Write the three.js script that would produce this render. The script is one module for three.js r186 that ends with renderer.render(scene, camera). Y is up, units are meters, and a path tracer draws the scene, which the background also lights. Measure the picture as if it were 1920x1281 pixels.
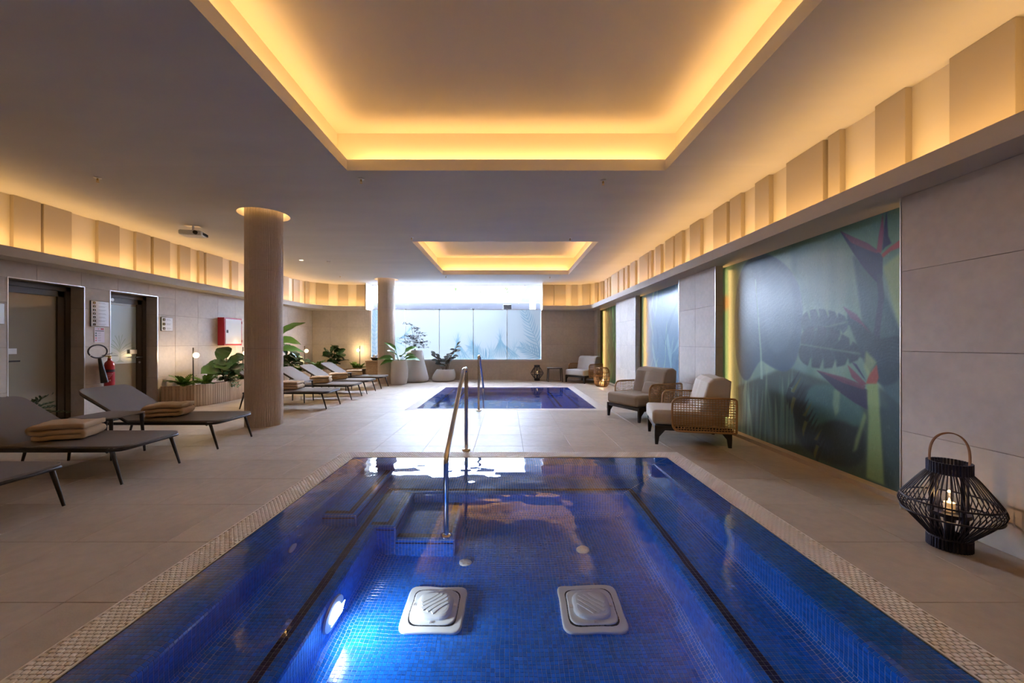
import * as THREE from 'three';
import { mergeGeometries } from 'three/addons/utils/BufferGeometryUtils.js';
import { RoundedBoxGeometry } from 'three/addons/geometries/RoundedBoxGeometry.js';
import { RectAreaLightUniformsLib } from 'three/addons/lights/RectAreaLightUniformsLib.js';

// ---------------------------------------------------------------- camera, daylight, exposure
const scene = new THREE.Scene();
const EYE = 1.29, FOCAL = 747, CX = 950, CY = 643;                 // focal length and principal point in photo pixels
const camera = new THREE.PerspectiveCamera(2 * Math.atan(640.5 / FOCAL) * 180 / Math.PI, 1920 / 1281, 0.05, 200);
camera.position.set(0, EYE, 0);
camera.lookAt(0, EYE, -10);
camera.setViewOffset(1920, 1281, 960 - CX, 640.5 - CY, 1920, 1281);
const renderer = new THREE.WebGLRenderer();
renderer.toneMapping = THREE.LinearToneMapping;
renderer.toneMappingExposure = 2.15;
renderer.shadowMap.enabled = true;
RectAreaLightUniformsLib.init();
scene.background = new THREE.Color().setRGB(31.5, 38, 51);      // bright overcast sky, seen and felt only through the end window
const WARM = new THREE.Color().setRGB(1.0, 0.57, 0.19);
const COVE = 18.5, COFFER = 15.5, MURAL_LED = 10;

// ---------------------------------------------------------------- helpers
let seedState = 7;
const rnd = () => { seedState = (seedState + 0x6d2b79f5) | 0; let t = Math.imul(seedState ^ (seedState >>> 15), 1 | seedState); t = (t + Math.imul(t ^ (t >>> 7), 61 | t)) ^ t; return ((t ^ (t >>> 14)) >>> 0) / 4294967296; };
const rr = (a, b) => a + (b - a) * rnd();
const V = (x, y, z) => new THREE.Vector3(x, y, z);
const taken = new Map();
const numbered = (n) => { const k = taken.get(n) ?? 0; taken.set(n, k + 1); return k ? `${n}_${String(k).padStart(3, '0')}` : n; };
function mk(name, geo, mat, parent) {
  const m = new THREE.Mesh(geo, mat);
  m.name = parent ? name : numbered(name);
  m.castShadow = m.receiveShadow = true;
  (parent ?? scene).add(m);
  return m;
}
function tag(o, label, category, group, kind) {
  if (label) o.userData.label = label;
  if (category) o.userData.category = category;
  if (group) o.userData.group = group;
  if (kind) o.userData.kind = kind;
  return o;
}
function thing(name, label, category, [x, y, z] = [0, 0, 0], turn = 0, group) {
  const g = new THREE.Group();
  g.name = numbered(name);
  g.position.set(x, y, z); g.rotation.y = turn;
  scene.add(g);
  return tag(g, label, category, group);
}
function sub(name, parent) { const g = new THREE.Group(); g.name = name; parent.add(g); return g; }
function struct(name) { const g = new THREE.Group(); g.name = numbered(name); g.userData.kind = 'structure'; scene.add(g); return g; }
function dup(o, [x, y, z], turn, label, group) {
  const c = o.clone(); c.name = numbered(o.name.replace(/_\d{3}$/, '')); c.userData = { ...o.userData };
  c.position.set(x, y, z); c.rotation.y = turn;
  if (label) c.userData.label = label;
  if (group) c.userData.group = group;
  scene.add(c);
  return c;
}
const clean = (g) => { const n = g.index ? g.toNonIndexed() : g; for (const k of Object.keys(n.attributes)) if (!['position', 'normal', 'uv'].includes(k)) n.deleteAttribute(k); if (!n.attributes.uv) n.setAttribute('uv', new THREE.BufferAttribute(new Float32Array(n.attributes.position.count * 2), 2)); n.clearGroups(); return n; };
const mrg = (list) => mergeGeometries(list.map(clean));
// texture coordinates in metres, by the way each face points
function metres(g0, ou = 0, ov = 0) {
  const g = g0.index ? g0.toNonIndexed() : g0, p = g.attributes.position, uv = new Float32Array(p.count * 2);
  const a = V(), b = V(), c = V(), n = V();
  for (let i = 0; i < p.count; i += 3) {
    a.fromBufferAttribute(p, i); b.fromBufferAttribute(p, i + 1); c.fromBufferAttribute(p, i + 2);
    n.subVectors(b, a).cross(c.clone().sub(a));
    const ax = Math.abs(n.x), ay = Math.abs(n.y), az = Math.abs(n.z);
    [a, b, c].forEach((v, k) => {
      const [u, w] = ay >= ax && ay >= az ? [v.x, v.z] : ax >= az ? [v.z, v.y] : [v.x, v.y];
      uv[(i + k) * 2] = u + ou; uv[(i + k) * 2 + 1] = w + ov;
    });
  }
  g.setAttribute('uv', new THREE.BufferAttribute(uv, 2));
  return g;
}
const box = (w, h, d, x = 0, y = 0, z = 0) => metres(new THREE.BoxGeometry(w, h, d).translate(x, y, z));
const span = (x0, x1, y0, y1, z0, z1) => box(Math.abs(x1 - x0), Math.abs(y1 - y0), Math.abs(z1 - z0), (x0 + x1) / 2, (y0 + y1) / 2, (z0 + z1) / 2);
const rbox = (w, h, d, r, x = 0, y = 0, z = 0, s = 2) => metres(new RoundedBoxGeometry(w, h, d, s, Math.min(r, w / 2.01, h / 2.01, d / 2.01)).translate(x, y, z));
function bar(p, q, r0, r1 = r0, seg = 10) {
  const a = V(...p), b = V(...q), d = b.clone().sub(a), g = new THREE.CylinderGeometry(r1, r0, d.length(), seg, 1);
  g.applyQuaternion(new THREE.Quaternion().setFromUnitVectors(V(0, 1, 0), d.clone().normalize())).translate(...a.add(b).multiplyScalar(0.5).toArray());
  return g;
}
const tube = (pts, r, n = 24, seg = 8, closed = false, tension = 0.5) => new THREE.TubeGeometry(new THREE.CatmullRomCurve3(pts.map((p) => V(...p)), closed, 'catmullrom', tension), n, r, seg, closed);
const lathe = (pts, n = 40) => new THREE.LatheGeometry(pts.map((p) => new THREE.Vector2(...p)), n);
function roundRect(w, h, r, x = 0, y = 0) {
  const s = new THREE.Shape(), a = x - w / 2, b = y - h / 2;
  s.moveTo(a + r, b); s.lineTo(a + w - r, b); s.quadraticCurveTo(a + w, b, a + w, b + r); s.lineTo(a + w, b + h - r); s.quadraticCurveTo(a + w, b + h, a + w - r, b + h);
  s.lineTo(a + r, b + h); s.quadraticCurveTo(a, b + h, a, b + h - r); s.lineTo(a, b + r); s.quadraticCurveTo(a, b, a + r, b);
  return s;
}
// a plan outline (x, Z) pulled up from y0 by h; Z is the distance down the room, so z = -Z
function plan(outline, y0, h, holes = []) {
  const s = new THREE.Shape(outline.map(([x, z]) => new THREE.Vector2(x, z)));
  for (const o of holes) s.holes.push(new THREE.Path(o.map(([x, z]) => new THREE.Vector2(x, z))));
  return metres(new THREE.ExtrudeGeometry(s, { depth: h, bevelEnabled: false, curveSegments: 24 }).rotateX(-Math.PI / 2).translate(0, y0, 0));
}
// ---------------------------------------------------------------- procedural textures
function hash2(i, j, s) { let h = Math.imul(i, 374761393) + Math.imul(j, 668265263) + Math.imul(s, 2147483647); h = Math.imul(h ^ (h >>> 13), 1274126177); return ((h ^ (h >>> 16)) >>> 0) / 4294967296; }
function vnoise(x, y, per, s) {
  const i = Math.floor(x), j = Math.floor(y), fx = x - i, fy = y - j, w = (t) => t * t * (3 - 2 * t), m = (k) => ((k % per) + per) % per;
  const a = hash2(m(i), m(j), s), b = hash2(m(i + 1), m(j), s), c = hash2(m(i), m(j + 1), s), d = hash2(m(i + 1), m(j + 1), s);
  return (a + (b - a) * w(fx)) * (1 - w(fy)) + (c + (d - c) * w(fx)) * w(fy);
}
function fbm(x, y, per, oct, s) { let v = 0, a = 0.5, t = 0; for (let o = 0; o < oct; o++) { v += a * vnoise(x, y, per, s + o * 17); t += a; a *= 0.5; x *= 2; y *= 2; per *= 2; } return v / t; }
function tex(n, f, { srgb = false, rep = 1, m = n } = {}) {
  const d = new Uint8Array(n * m * 4);
  for (let j = 0; j < m; j++) for (let i = 0; i < n; i++) { const c = f(i / n, j / m); for (let k = 0; k < 3; k++) d[(j * n + i) * 4 + k] = Math.max(0, Math.min(255, (Array.isArray(c) ? c[k] : c) * 255)); d[(j * n + i) * 4 + 3] = 255; }
  const t = new THREE.DataTexture(d, n, m);
  t.wrapS = t.wrapT = THREE.RepeatWrapping; t.magFilter = THREE.LinearFilter; t.minFilter = THREE.LinearMipmapLinearFilter; t.generateMipmaps = true;
  if (srgb) t.colorSpace = THREE.SRGBColorSpace;
  if (Array.isArray(rep)) t.repeat.set(...rep); else t.repeat.set(rep, rep);
  t.needsUpdate = true;
  return t;
}
function canvasTex(w, h, draw) {
  const c = document.createElement('canvas'); c.width = w; c.height = h;
  draw(c.getContext('2d'), w, h);
  const t = new THREE.CanvasTexture(c); t.colorSpace = THREE.SRGBColorSpace; t.magFilter = THREE.LinearFilter;
  return t;
}
const mat = (o) => new THREE.MeshPhysicalMaterial({ roughness: 0.6, ...o });
const lin = (r, g, b) => new THREE.Color().setRGB(r, g, b);
const stoneMap = (lo, hi, tint, seed, rep) => tex(512, (u, v) => { const a = fbm(u * 3, v * 3, 3, 5, seed), b = fbm(u * 40, v * 40, 40, 3, seed + 5), k = lo + (hi - lo) * (0.65 * a + 0.35 * b); return [k * tint[0], k * tint[1], k * tint[2]]; }, { srgb: true, rep });
const woodMap = (base, dark, seed) => tex(512, (u, v) => { const w = fbm(u * 22, v * 2, 22, 4, seed), f = fbm(u * 90, v * 3, 90, 2, seed + 9), k = 0.6 * w + 0.4 * f; return base.map((c, i) => dark[i] + (c - dark[i]) * k); }, { srgb: true });
const weave = tex(128, (u, v) => { const a = Math.sin(u * Math.PI * 32), b = Math.sin(v * Math.PI * 32); return 0.5 + 0.5 * (Math.floor(u * 32) + Math.floor(v * 32)) % 2 * Math.abs(a * b); }, { rep: 8 });
const lumps = tex(256, (u, v) => fbm(u * 8, v * 8, 8, 4, 41), { rep: 4 });
const fineGrain = tex(256, (u, v) => fbm(u * 64, v * 64, 64, 2, 77), { rep: 3 });
const M = {
  floor: mat({ map: stoneMap(0.63, 0.78, [1.0, 0.92, 0.83], 3, 0.55), roughness: 0.55, specularIntensity: 0.55, roughnessMap: tex(256, (u, v) => 0.75 + 0.25 * fbm(u * 6, v * 6, 6, 4, 9), { rep: 0.9 }), bumpMap: fineGrain, bumpScale: 0.0004 }),
  grout: mat({ color: lin(0.20, 0.165, 0.13), roughness: 0.95 }),
  wall: mat({ map: stoneMap(0.66, 0.82, [1.0, 0.945, 0.89], 21, 0.5), roughness: 0.62 }),
  wallGrout: mat({ color: lin(0.22, 0.19, 0.17), roughness: 0.95 }),
  ceiling: mat({ map: tex(512, (u, v) => { const k = 0.85 + 0.055 * (fbm(u * 5, v * 14, 5, 5, 61) - 0.5); return [k, k * 0.985, k * 0.965]; }, { srgb: true, rep: 0.22 }), roughness: 0.78 }),
  cream: mat({ color: lin(0.76, 0.69, 0.58), roughness: 0.7 }),
  panel: mat({ color: lin(0.48, 0.41, 0.32), roughness: 0.72 }),
  ledge: mat({ color: lin(0.50, 0.455, 0.40), roughness: 0.66 }),
  column: mat({ map: stoneMap(0.74, 0.86, [1.0, 0.93, 0.85], 33, 0.8), roughness: 0.6 }),
  led: mat({ color: lin(1, 0.9, 0.7), emissive: lin(1, 0.72, 0.34), emissiveIntensity: 1.4 }),
  steelTrim: mat({ color: lin(0.75, 0.75, 0.76), metalness: 0.9, roughness: 0.3 }),
  chrome: mat({ color: lin(0.78, 0.77, 0.75), metalness: 1, roughness: 0.12 }),
  brown: mat({ color: lin(0.060, 0.042, 0.030), roughness: 0.42 }),
  doorGlass: mat({ color: lin(0.30, 0.275, 0.215), roughness: 0.06, clearcoat: 0.6, clearcoatRoughness: 0.03 }),
  black: mat({ color: lin(0.014, 0.013, 0.016), roughness: 0.42 }),
  frameBlack: mat({ color: lin(0.018, 0.016, 0.018), roughness: 0.38 }),
  sling: mat({ color: lin(0.150, 0.128, 0.112), roughness: 0.75, bumpMap: weave, bumpScale: 0.0006 }),
  towel: mat({ color: lin(0.60, 0.44, 0.29), roughness: 1, sheen: 0.6, sheenColor: lin(0.6, 0.5, 0.4), sheenRoughness: 0.6, bumpMap: tex(256, (u, v) => fbm(u * 90, v * 90, 90, 2, 5), { rep: 6 }), bumpScale: 0.004 }),
  seatCream: mat({ color: lin(0.56, 0.49, 0.41), roughness: 0.9, bumpMap: weave, bumpScale: 0.0005, sheen: 0.2, sheenColor: lin(0.5, 0.5, 0.5) }),
  seatTaupe: mat({ color: lin(0.33, 0.265, 0.205), roughness: 0.9, bumpMap: weave, bumpScale: 0.0005 }),
  seatGrey: mat({ color: lin(0.58, 0.57, 0.56), roughness: 0.9, bumpMap: weave, bumpScale: 0.0005 }),
  rattan: mat({ map: tex(128, (u, v) => { const k = 1.0 + 0.3 * (fbm(u * 10, v * 10, 10, 3, 13) - 0.5); return [0.67 * k, 0.52 * k, 0.35 * k]; }, { srgb: true, rep: 6 }), roughness: 0.55 }),
  rattanDark: mat({ map: tex(128, (u, v) => { const k = 0.82 + 0.3 * (fbm(u * 10, v * 10, 10, 3, 14) - 0.5); return [0.50 * k, 0.37 * k, 0.25 * k]; }, { srgb: true, rep: 6 }), roughness: 0.6 }),
  navy: mat({ color: lin(0.011, 0.013, 0.040), roughness: 0.45 }),
  leather: mat({ color: lin(0.30, 0.15, 0.07), roughness: 0.5 }),
  wax: mat({ color: lin(0.85, 0.78, 0.62), roughness: 0.5, emissive: lin(1, 0.55, 0.18), emissiveIntensity: 0.12 }),
  flame: mat({ color: lin(1, 0.8, 0.4), emissive: lin(1, 0.62, 0.22), emissiveIntensity: 6 }),
  globe: mat({ color: lin(1, 0.95, 0.85), emissive: lin(1, 0.80, 0.48), emissiveIntensity: 2.6 }),
  glass: mat({ color: lin(1, 1, 1), roughness: 0.02, transmission: 1, thickness: 0, ior: 1.5 }),
  pot: mat({ color: lin(0.60, 0.575, 0.55), roughness: 0.72, bumpMap: lumps, bumpScale: 0.0015 }),
  soil: mat({ color: lin(0.045, 0.03, 0.02), roughness: 1, bumpMap: lumps, bumpScale: 0.01 }),
  oak: [0, 1, 2, 3].map((k) => mat({ map: woodMap([0.80 - 0.05 * (k % 3), 0.68 - 0.05 * (k % 3), 0.54 - 0.05 * (k % 3)], [0.60, 0.48, 0.36], 50 + k), roughness: 0.6 })),
  fig: mat({ color: lin(0.030, 0.075, 0.028), roughness: 0.32, side: THREE.DoubleSide }),
  figLight: mat({ color: lin(0.075, 0.19, 0.035), roughness: 0.35, side: THREE.DoubleSide, transmission: 0.25, thickness: 0 }),
  banana: mat({ color: lin(0.10, 0.26, 0.045), roughness: 0.34, side: THREE.DoubleSide, transmission: 0.3, thickness: 0 }),
  fern: mat({ color: lin(0.095, 0.19, 0.035), roughness: 0.5, side: THREE.DoubleSide }),
  darkLeaf: mat({ color: lin(0.030, 0.020, 0.034), specularIntensity: 0.3, roughness: 0.7, side: THREE.DoubleSide }),
  rubber: mat({ color: lin(0.055, 0.060, 0.040), roughness: 0.35, side: THREE.DoubleSide }),
  stem: mat({ color: lin(0.10, 0.065, 0.035), roughness: 0.85 }),
  greenStem: mat({ color: lin(0.09, 0.17, 0.05), roughness: 0.6 }),
  red: mat({ color: lin(0.42, 0.012, 0.022), roughness: 0.28, clearcoat: 0.5 }),
  redPaint: mat({ color: lin(0.36, 0.015, 0.03), roughness: 0.4 }),
  white: mat({ color: lin(0.80, 0.80, 0.81), roughness: 0.4 }),
  whiteGloss: mat({ color: lin(0.80, 0.80, 0.82), roughness: 0.12, clearcoat: 1, clearcoatRoughness: 0.05 }),
  plastic: mat({ color: lin(0.74, 0.79, 0.82), roughness: 0.35 }),
  brass: mat({ color: lin(0.6, 0.42, 0.16), metalness: 1, roughness: 0.3 }),
  grate: mat({ color: lin(0.78, 0.73, 0.66), roughness: 0.55 }),
  grateBed: mat({ color: lin(0.42, 0.36, 0.31), roughness: 0.85 }),
  poolGrout: mat({ color: lin(0.50, 0.62, 0.80), roughness: 0.7 }),
  mosaic: mat({ color: lin(1, 1, 1), roughness: 0.16 }),
  water: mat({ color: lin(1, 1, 1), roughness: 0.0, transmission: 1, thickness: 1, ior: 1.333, bumpMap: tex(512, (u, v) => fbm(u * 6, v * 6, 6, 3, 91), { rep: 0.5 }), bumpScale: 0.006 }),
  outWhite: mat({ color: lin(0.78, 0.78, 0.78), roughness: 0.9 }),
  outGrey: mat({ color: lin(0.17, 0.17, 0.195), roughness: 0.9 }),
  outGround: mat({ color: lin(0.075, 0.075, 0.078), roughness: 0.9 }),
};
const H = 3.31, LIP = 3.44, TOP = 3.85;                             // ceiling, top of the cove lips, roof of the coffers
const LEDGE0 = 2.415, LEDGE1 = 2.545;
const XR = 3.06, XL = -6.78, ZB = 13.9, ZF = -3.2;                  // tiled wall faces; distances down the room are called Z
const POOLS = [{ xc: 0.04, z0: 0.57, z1: 4.70 }, { xc: 0.0, z0: 7.62, z1: 11.78 }], PW = 1.97, GW = 0.2;

function rectLight(name, color, intensity, w, h, pos, towards, parent) {
  const l = new THREE.RectAreaLight(color, intensity, w, h);
  l.name = name; l.position.set(...pos); l.lookAt(...towards);
  scene.add(l);
  return l;
}
function ledRun(label, pts, y, intensity, group, w = 0.03) {
  // a run of glowing tape lying in a cove, one length after another: [x, Z, lean of the light], with the light it gives just above it
  const parts = [];
  for (let i = 0; i + 1 < pts.length; i++) {
    const [x0, Z0, lean] = pts[i], [x1, Z1] = pts[i + 1], dx = x1 - x0, dz = -(Z1 - Z0), len = Math.hypot(dx, dz), mx = (x0 + x1) / 2, mz = -(Z0 + Z1) / 2;
    parts.push(new THREE.BoxGeometry(len, 0.008, 0.012).rotateY(Math.atan2(-dz, dx)).translate(mx, y, mz));
    if (!lean) continue;
    const l = new THREE.RectAreaLight(WARM, intensity, len, w), up = V(...lean).normalize(), ax = V(dx, 0, dz).normalize();
    l.name = 'led_strip_glow';                                          // RectAreaLight shines down its own -z
    l.quaternion.setFromRotationMatrix(new THREE.Matrix4().makeBasis(ax, V().crossVectors(up.clone().negate(), ax).normalize(), up.clone().negate()));
    l.position.set(mx, y + 0.014, mz); scene.add(l);
  }
  tag(mk('led_strip_light', mrg(parts), M.led), label, 'light strip', group);
}
// ---------------------------------------------------------------- floor
{
  const floor = struct('floor');
  const poolRect = (p, o = 0) => [[p.xc - PW + o, p.z0 + o], [p.xc + PW - o, p.z0 + o], [p.xc + PW - o, p.z1 - o], [p.xc - PW + o, p.z1 - o]];
  // bed in strips round the pools
  const beds = [], X0 = XL - 0.4, X1 = 3.30, [a, b] = POOLS;
  const bed = (x0, x1, z0, z1) => beds.push(span(x0, x1, -0.06, -0.003, -z0, -z1));
  bed(X0, a.xc - PW, 1.3, 4.70); bed(a.xc + PW, X1, 1.3, 4.70); bed(X0, X1, 4.70, 7.62);
  bed(X0, b.xc - PW, 7.62, 11.78); bed(b.xc + PW, X1, 7.62, 11.78); bed(X0, X1, 11.78, ZB + 0.02);
  mk('grout_bed', mrg(beds), M.grout, floor);
  const slab = [span(X0, a.xc - PW, -0.06, 0, -1.3, -ZF), span(a.xc + PW, X1, -0.06, 0, -1.3, -ZF), span(a.xc - PW, a.xc + PW, -0.06, 0, -a.z0, -ZF)];
  mk('slab', mrg(slab), M.floor, floor);
  const T = 0.6, J = 0.0028;
  const tileGeo = (w, d, ou, ov) => {
    const b = 0.0016, y1 = 0, y0 = -0.012, P = [], I = [];
    const ring = (i, y) => [[-w / 2 + i, y, -d / 2 + i], [w / 2 - i, y, -d / 2 + i], [w / 2 - i, y, d / 2 - i], [-w / 2 + i, y, d / 2 - i]];
    const quad = (p, q, r, s) => P.push(...p, ...q, ...r, ...p, ...r, ...s);
    const t = ring(b, y1), m = ring(0, y1 - b), l = ring(0, y0);
    quad(t[3], t[2], t[1], t[0]);
    for (let k = 0; k < 4; k++) { const n = (k + 1) % 4; quad(t[k], t[n], m[n], m[k]); quad(m[k], m[n], l[n], l[k]); }
    const g = new THREE.BufferGeometry(); g.setAttribute('position', new THREE.Float32BufferAttribute(P, 3)); g.computeVertexNormals();
    return metres(g, ou, ov);
  };
  const full = [0, 1, 2, 3, 4, 5, 6, 7].map(() => tileGeo(T - J, T - J, rr(0, 9), rr(0, 9)));
  const list = [];
  const cut = (r, p) => {                                            // what is left of a tile beside a pool
    const [x0, x1, z0, z1] = r, px0 = p.xc - PW, px1 = p.xc + PW;
    if (x1 <= px0 || x0 >= px1 || z1 <= p.z0 || z0 >= p.z1) return [r];
    const out = [], za = Math.max(z0, p.z0), zb = Math.min(z1, p.z1);
    if (z0 < p.z0) out.push([x0, x1, z0, p.z0]);
    if (z1 > p.z1) out.push([x0, x1, p.z1, z1]);
    if (x0 < px0) out.push([x0, px0, za, zb]);
    if (x1 > px1) out.push([px1, x1, za, zb]);
    return out;
  };
  for (let k = -13; k < 7; k++) for (let j = -7; j < 16; j++) {
    const x0 = Math.max(0.2 + k * T, XL - 0.4), x1 = Math.min(0.8 + k * T, 3.29), z0 = Math.max(4.98 + j * T, 1.3), z1 = Math.min(5.58 + j * T, ZB + 0.01);
    if (x1 - x0 < 0.02 || z1 - z0 < 0.02) continue;
    for (const r of cut([x0, x1, z0, z1], POOLS[0]).flatMap((q) => cut(q, POOLS[1]))) if (r[1] - r[0] > 0.015 && r[3] - r[2] > 0.015) list.push(r);
  }
  list.sort((p, q) => (p[2] + p[3]) - (q[2] + q[3]));
  const rest = [];
  list.forEach(([x0, x1, z0, z1], n) => {
    const w = x1 - x0, d = z1 - z0, whole = w > 0.599 && d > 0.599;
    if (n >= 296) { rest.push(tileGeo(w - J, d - J, rr(0, 9), rr(0, 9)).translate((x0 + x1) / 2, 0, -(z0 + z1) / 2)); return; }
    mk('tile', whole ? full[Math.floor(rnd() * 8)] : tileGeo(w - J, d - J, rr(0, 9), rr(0, 9)), M.floor, floor).position.set((x0 + x1) / 2, 0, -(z0 + z1) / 2);
  });
  if (rest.length) tag(mk('far_tiles', mrg(rest), M.floor, floor), null, null, null, 'stuff');
}
// ---------------------------------------------------------------- tiled walls
const wallTileCache = new Map();
function wallTile(w, h) {                                             // lies in x (width) and y, its face towards +z
  const key = w.toFixed(3) + '/' + h.toFixed(3);
  if (!wallTileCache.has(key)) wallTileCache.set(key, [0, 1, 2].map(() => {
    const b = 0.0018, t = 0.01, P = [], quad = (p, q, r, s) => P.push(...p, ...q, ...r, ...p, ...r, ...s);
    const ring = (i, z) => [[-w / 2 + i, -h / 2 + i, z], [w / 2 - i, -h / 2 + i, z], [w / 2 - i, h / 2 - i, z], [-w / 2 + i, h / 2 - i, z]];
    const a = ring(b, 0), m = ring(0, -b), l = ring(0, -t);
    quad(a[0], a[1], a[2], a[3]);
    for (let k = 0; k < 4; k++) { const n = (k + 1) % 4; quad(m[k], m[n], a[n], a[k]); quad(l[k], l[n], m[n], m[k]); }
    const g = new THREE.BufferGeometry(); g.setAttribute('position', new THREE.Float32BufferAttribute(P, 3)); g.computeVertexNormals();
    return metres(g, rr(0, 9), rr(0, 9));
  }));
  const v = wallTileCache.get(key);
  return v[Math.floor(rnd() * v.length)];
}
const ROWS = [[0, 0.61], [0.61, 1.225], [1.225, 1.84], [1.84, LEDGE0]];
// tiles over a rectangle of wall: from point A to point B in plan (x, Z), the face on the left of A->B as seen from above with Z down the room
function tiles(parent, A, B, cuts, rows = ROWS, face = 1, holes = []) {
  const J = 0.003, L = Math.hypot(B[0] - A[0], B[1] - A[1]), ux = (B[0] - A[0]) / L, uz = (B[1] - A[1]) / L, turn = Math.atan2(uz, ux) + (face < 0 ? Math.PI : 0);
  for (let i = 0; i + 1 < cuts.length; i++) for (const [y0, y1] of rows) {
    let parts = [[cuts[i], cuts[i + 1], y0, y1]];
    for (const [s0, s1, h0, h1] of holes) parts = parts.flatMap((r) => {
      const [a, b, c, d] = r;
      if (b <= s0 || a >= s1 || d <= h0 || c >= h1) return [r];
      const out = [], ya = Math.max(c, h0), yb = Math.min(d, h1);
      if (c < h0) out.push([a, b, c, h0]);
      if (d > h1) out.push([a, b, h1, d]);
      if (a < s0) out.push([a, s0, ya, yb]);
      if (b > s1) out.push([s1, b, ya, yb]);
      return out;
    });
    for (const [a, b, c, d] of parts) {
      if (b - a < 0.012 || d - c < 0.012) continue;
      const s = (a + b) / 2, m = mk('tile', wallTile(b - a - J, d - c - J), M.wall, parent);
      m.position.set(A[0] + ux * s, (c + d) / 2, -(A[1] + uz * s)); m.rotation.y = turn;
    }
  }
}
const steps = (from, to, first, step = 0.6) => { const c = [from]; for (let v = first; v < to - 0.01; v += step) if (v > from + 0.01) c.push(v); c.push(to); return c; };
const DOORS = [[5.42, 6.39], [6.82, 7.73]], DOOR_H = 2.18;             // openings in the left wall
{ // left wall: x = XL, room on its +x side
  const w = struct('wall_left');
  const core = [], X = XL - 0.009;
  let at = ZF;
  for (const [a, b] of DOORS) { core.push(span(X - 0.26, X, 0, LEDGE0, -at, -a), span(X - 0.26, X, DOOR_H, LEDGE0, -a, -b)); at = b; }
  core.push(span(X - 0.26, X, 0, LEDGE0, -at, -(ZB + 0.3)));
  core.push(span(X - 0.26, X - 0.02, LEDGE0, TOP + 0.1, -ZF, -(ZB + 0.3)));
  mk('core', mrg(core), M.wallGrout, w);
  tiles(w, [XL, 3.4], [XL, ZB], steps(0, ZB - 3.4, 5.75 - 3.4 - 0.6 * 3), ROWS, 1, DOORS.map(([a, b]) => [a - 3.4, b - 3.4, 0, DOOR_H]));
  mk('plain_panel', span(XL - 0.009, XL, 0, LEDGE0, -ZF, -3.4), M.wall, w);
  // tiled reveals at the far side of each doorway, facing the room's near end
  for (const [a, b] of DOORS) {
    tiles(w, [XL - 0.26, b - 0.002], [XL - 0.004, b - 0.002], [0, 0.256], [[0, 0.61], [0.61, 1.225], [1.225, 1.84], [1.84, DOOR_H]]);
    mk('trim', mrg([span(XL - 0.004, XL + 0.004, 0, DOOR_H + 0.012, -(b), -(b + 0.012)), span(XL - 0.004, XL + 0.004, 0, DOOR_H + 0.012, -(a - 0.012), -a), span(XL - 0.004, XL + 0.004, DOOR_H, DOOR_H + 0.012, -a, -b)]), M.steelTrim, w);
  }
}
{ // back wall with the window opening
  const w = struct('wall_back'), Z = ZB + 0.009, WX0 = -4.74, WX1 = 1.21, SILL = 0.66;
  mk('core', mrg([span(XL - 0.3, WX0, 0, H, -Z, -(Z + 0.25)), span(WX1, 3.5, 0, H, -Z, -(Z + 0.25)), span(WX0, WX1, 0, SILL, -Z, -(Z + 0.25)), span(XL - 0.3, 3.5, H, TOP + 0.1, -Z, -(Z + 0.25))]), M.wallGrout, w);
  tiles(w, [XL, ZB], [WX0, ZB], steps(0, WX0 - XL, 0.62));
  tiles(w, [WX1, ZB], [3.26, ZB], steps(0, 2.05, 0.16));
  tiles(w, [WX0, ZB], [WX1, ZB], steps(0, WX1 - WX0, 0.3), [[0, 0.61], [0.61, SILL]]);
}
const MURALS = [[3.09, 5.85], [7.08, 9.48], [11.15, 13.5]], XM = 3.26;   // recesses in the right wall and the mural plane
{ // right wall: tiled piers in front of the recessed murals
  const w = struct('wall_right'), X = XR + 0.009, core = [span(XM + 0.012, XM + 0.3, 0, TOP + 0.1, -ZF, -(ZB + 0.3))];
  const piers = [[ZF, MURALS[0][0]], [MURALS[0][1], MURALS[1][0]], [MURALS[1][1], MURALS[2][0]], [MURALS[2][1], ZB]];
  for (const [a, b] of piers) core.push(span(X, XR + 0.11, 0, LEDGE0, -a, -b));
  mk('core', mrg(core), M.wallGrout, w);
  for (const [a, b] of piers) {
    const from = Math.max(a, 1.6);
    tiles(w, [XR, from], [XR, b], from === 1.6 ? [0, 0.69, b - from] : steps(0, b - from, b - from > 1.0 ? 0.62 : 9), ROWS, -1);
    if (a < 1.6) mk('plain_panel', span(XR, X, 0, LEDGE0, -a, -1.6), M.wall, w);
    else tiles(w, [XR + 0.002, a - 0.010], [XR + 0.112, a - 0.010], [0, 0.11]);       // the side of the pier that looks down the room towards the near end
  }
  for (const [a, b] of MURALS) mk('trim', mrg([span(XR - 0.003, XR + 0.006, 0, LEDGE0, -(a), -(a + 0.01)), span(XR - 0.003, XR + 0.006, 0, LEDGE0, -(b - 0.01), -(b))]), M.steelTrim, w);
  const bb = struct('baseboard_right');
  for (const [a, b] of MURALS) mk('plinth', span(XR + 0.10, XM + 0.01, 0, 0.045, -(a - 0.1), -(b + 0.1)), M.floor, bb);
}
{ // wall behind the camera
  const w = struct('wall_front');
  mk('core', span(XL - 0.3, 3.6, 0, TOP + 0.1, -ZF, -(ZF - 0.2)), M.wall, w);
}
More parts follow.
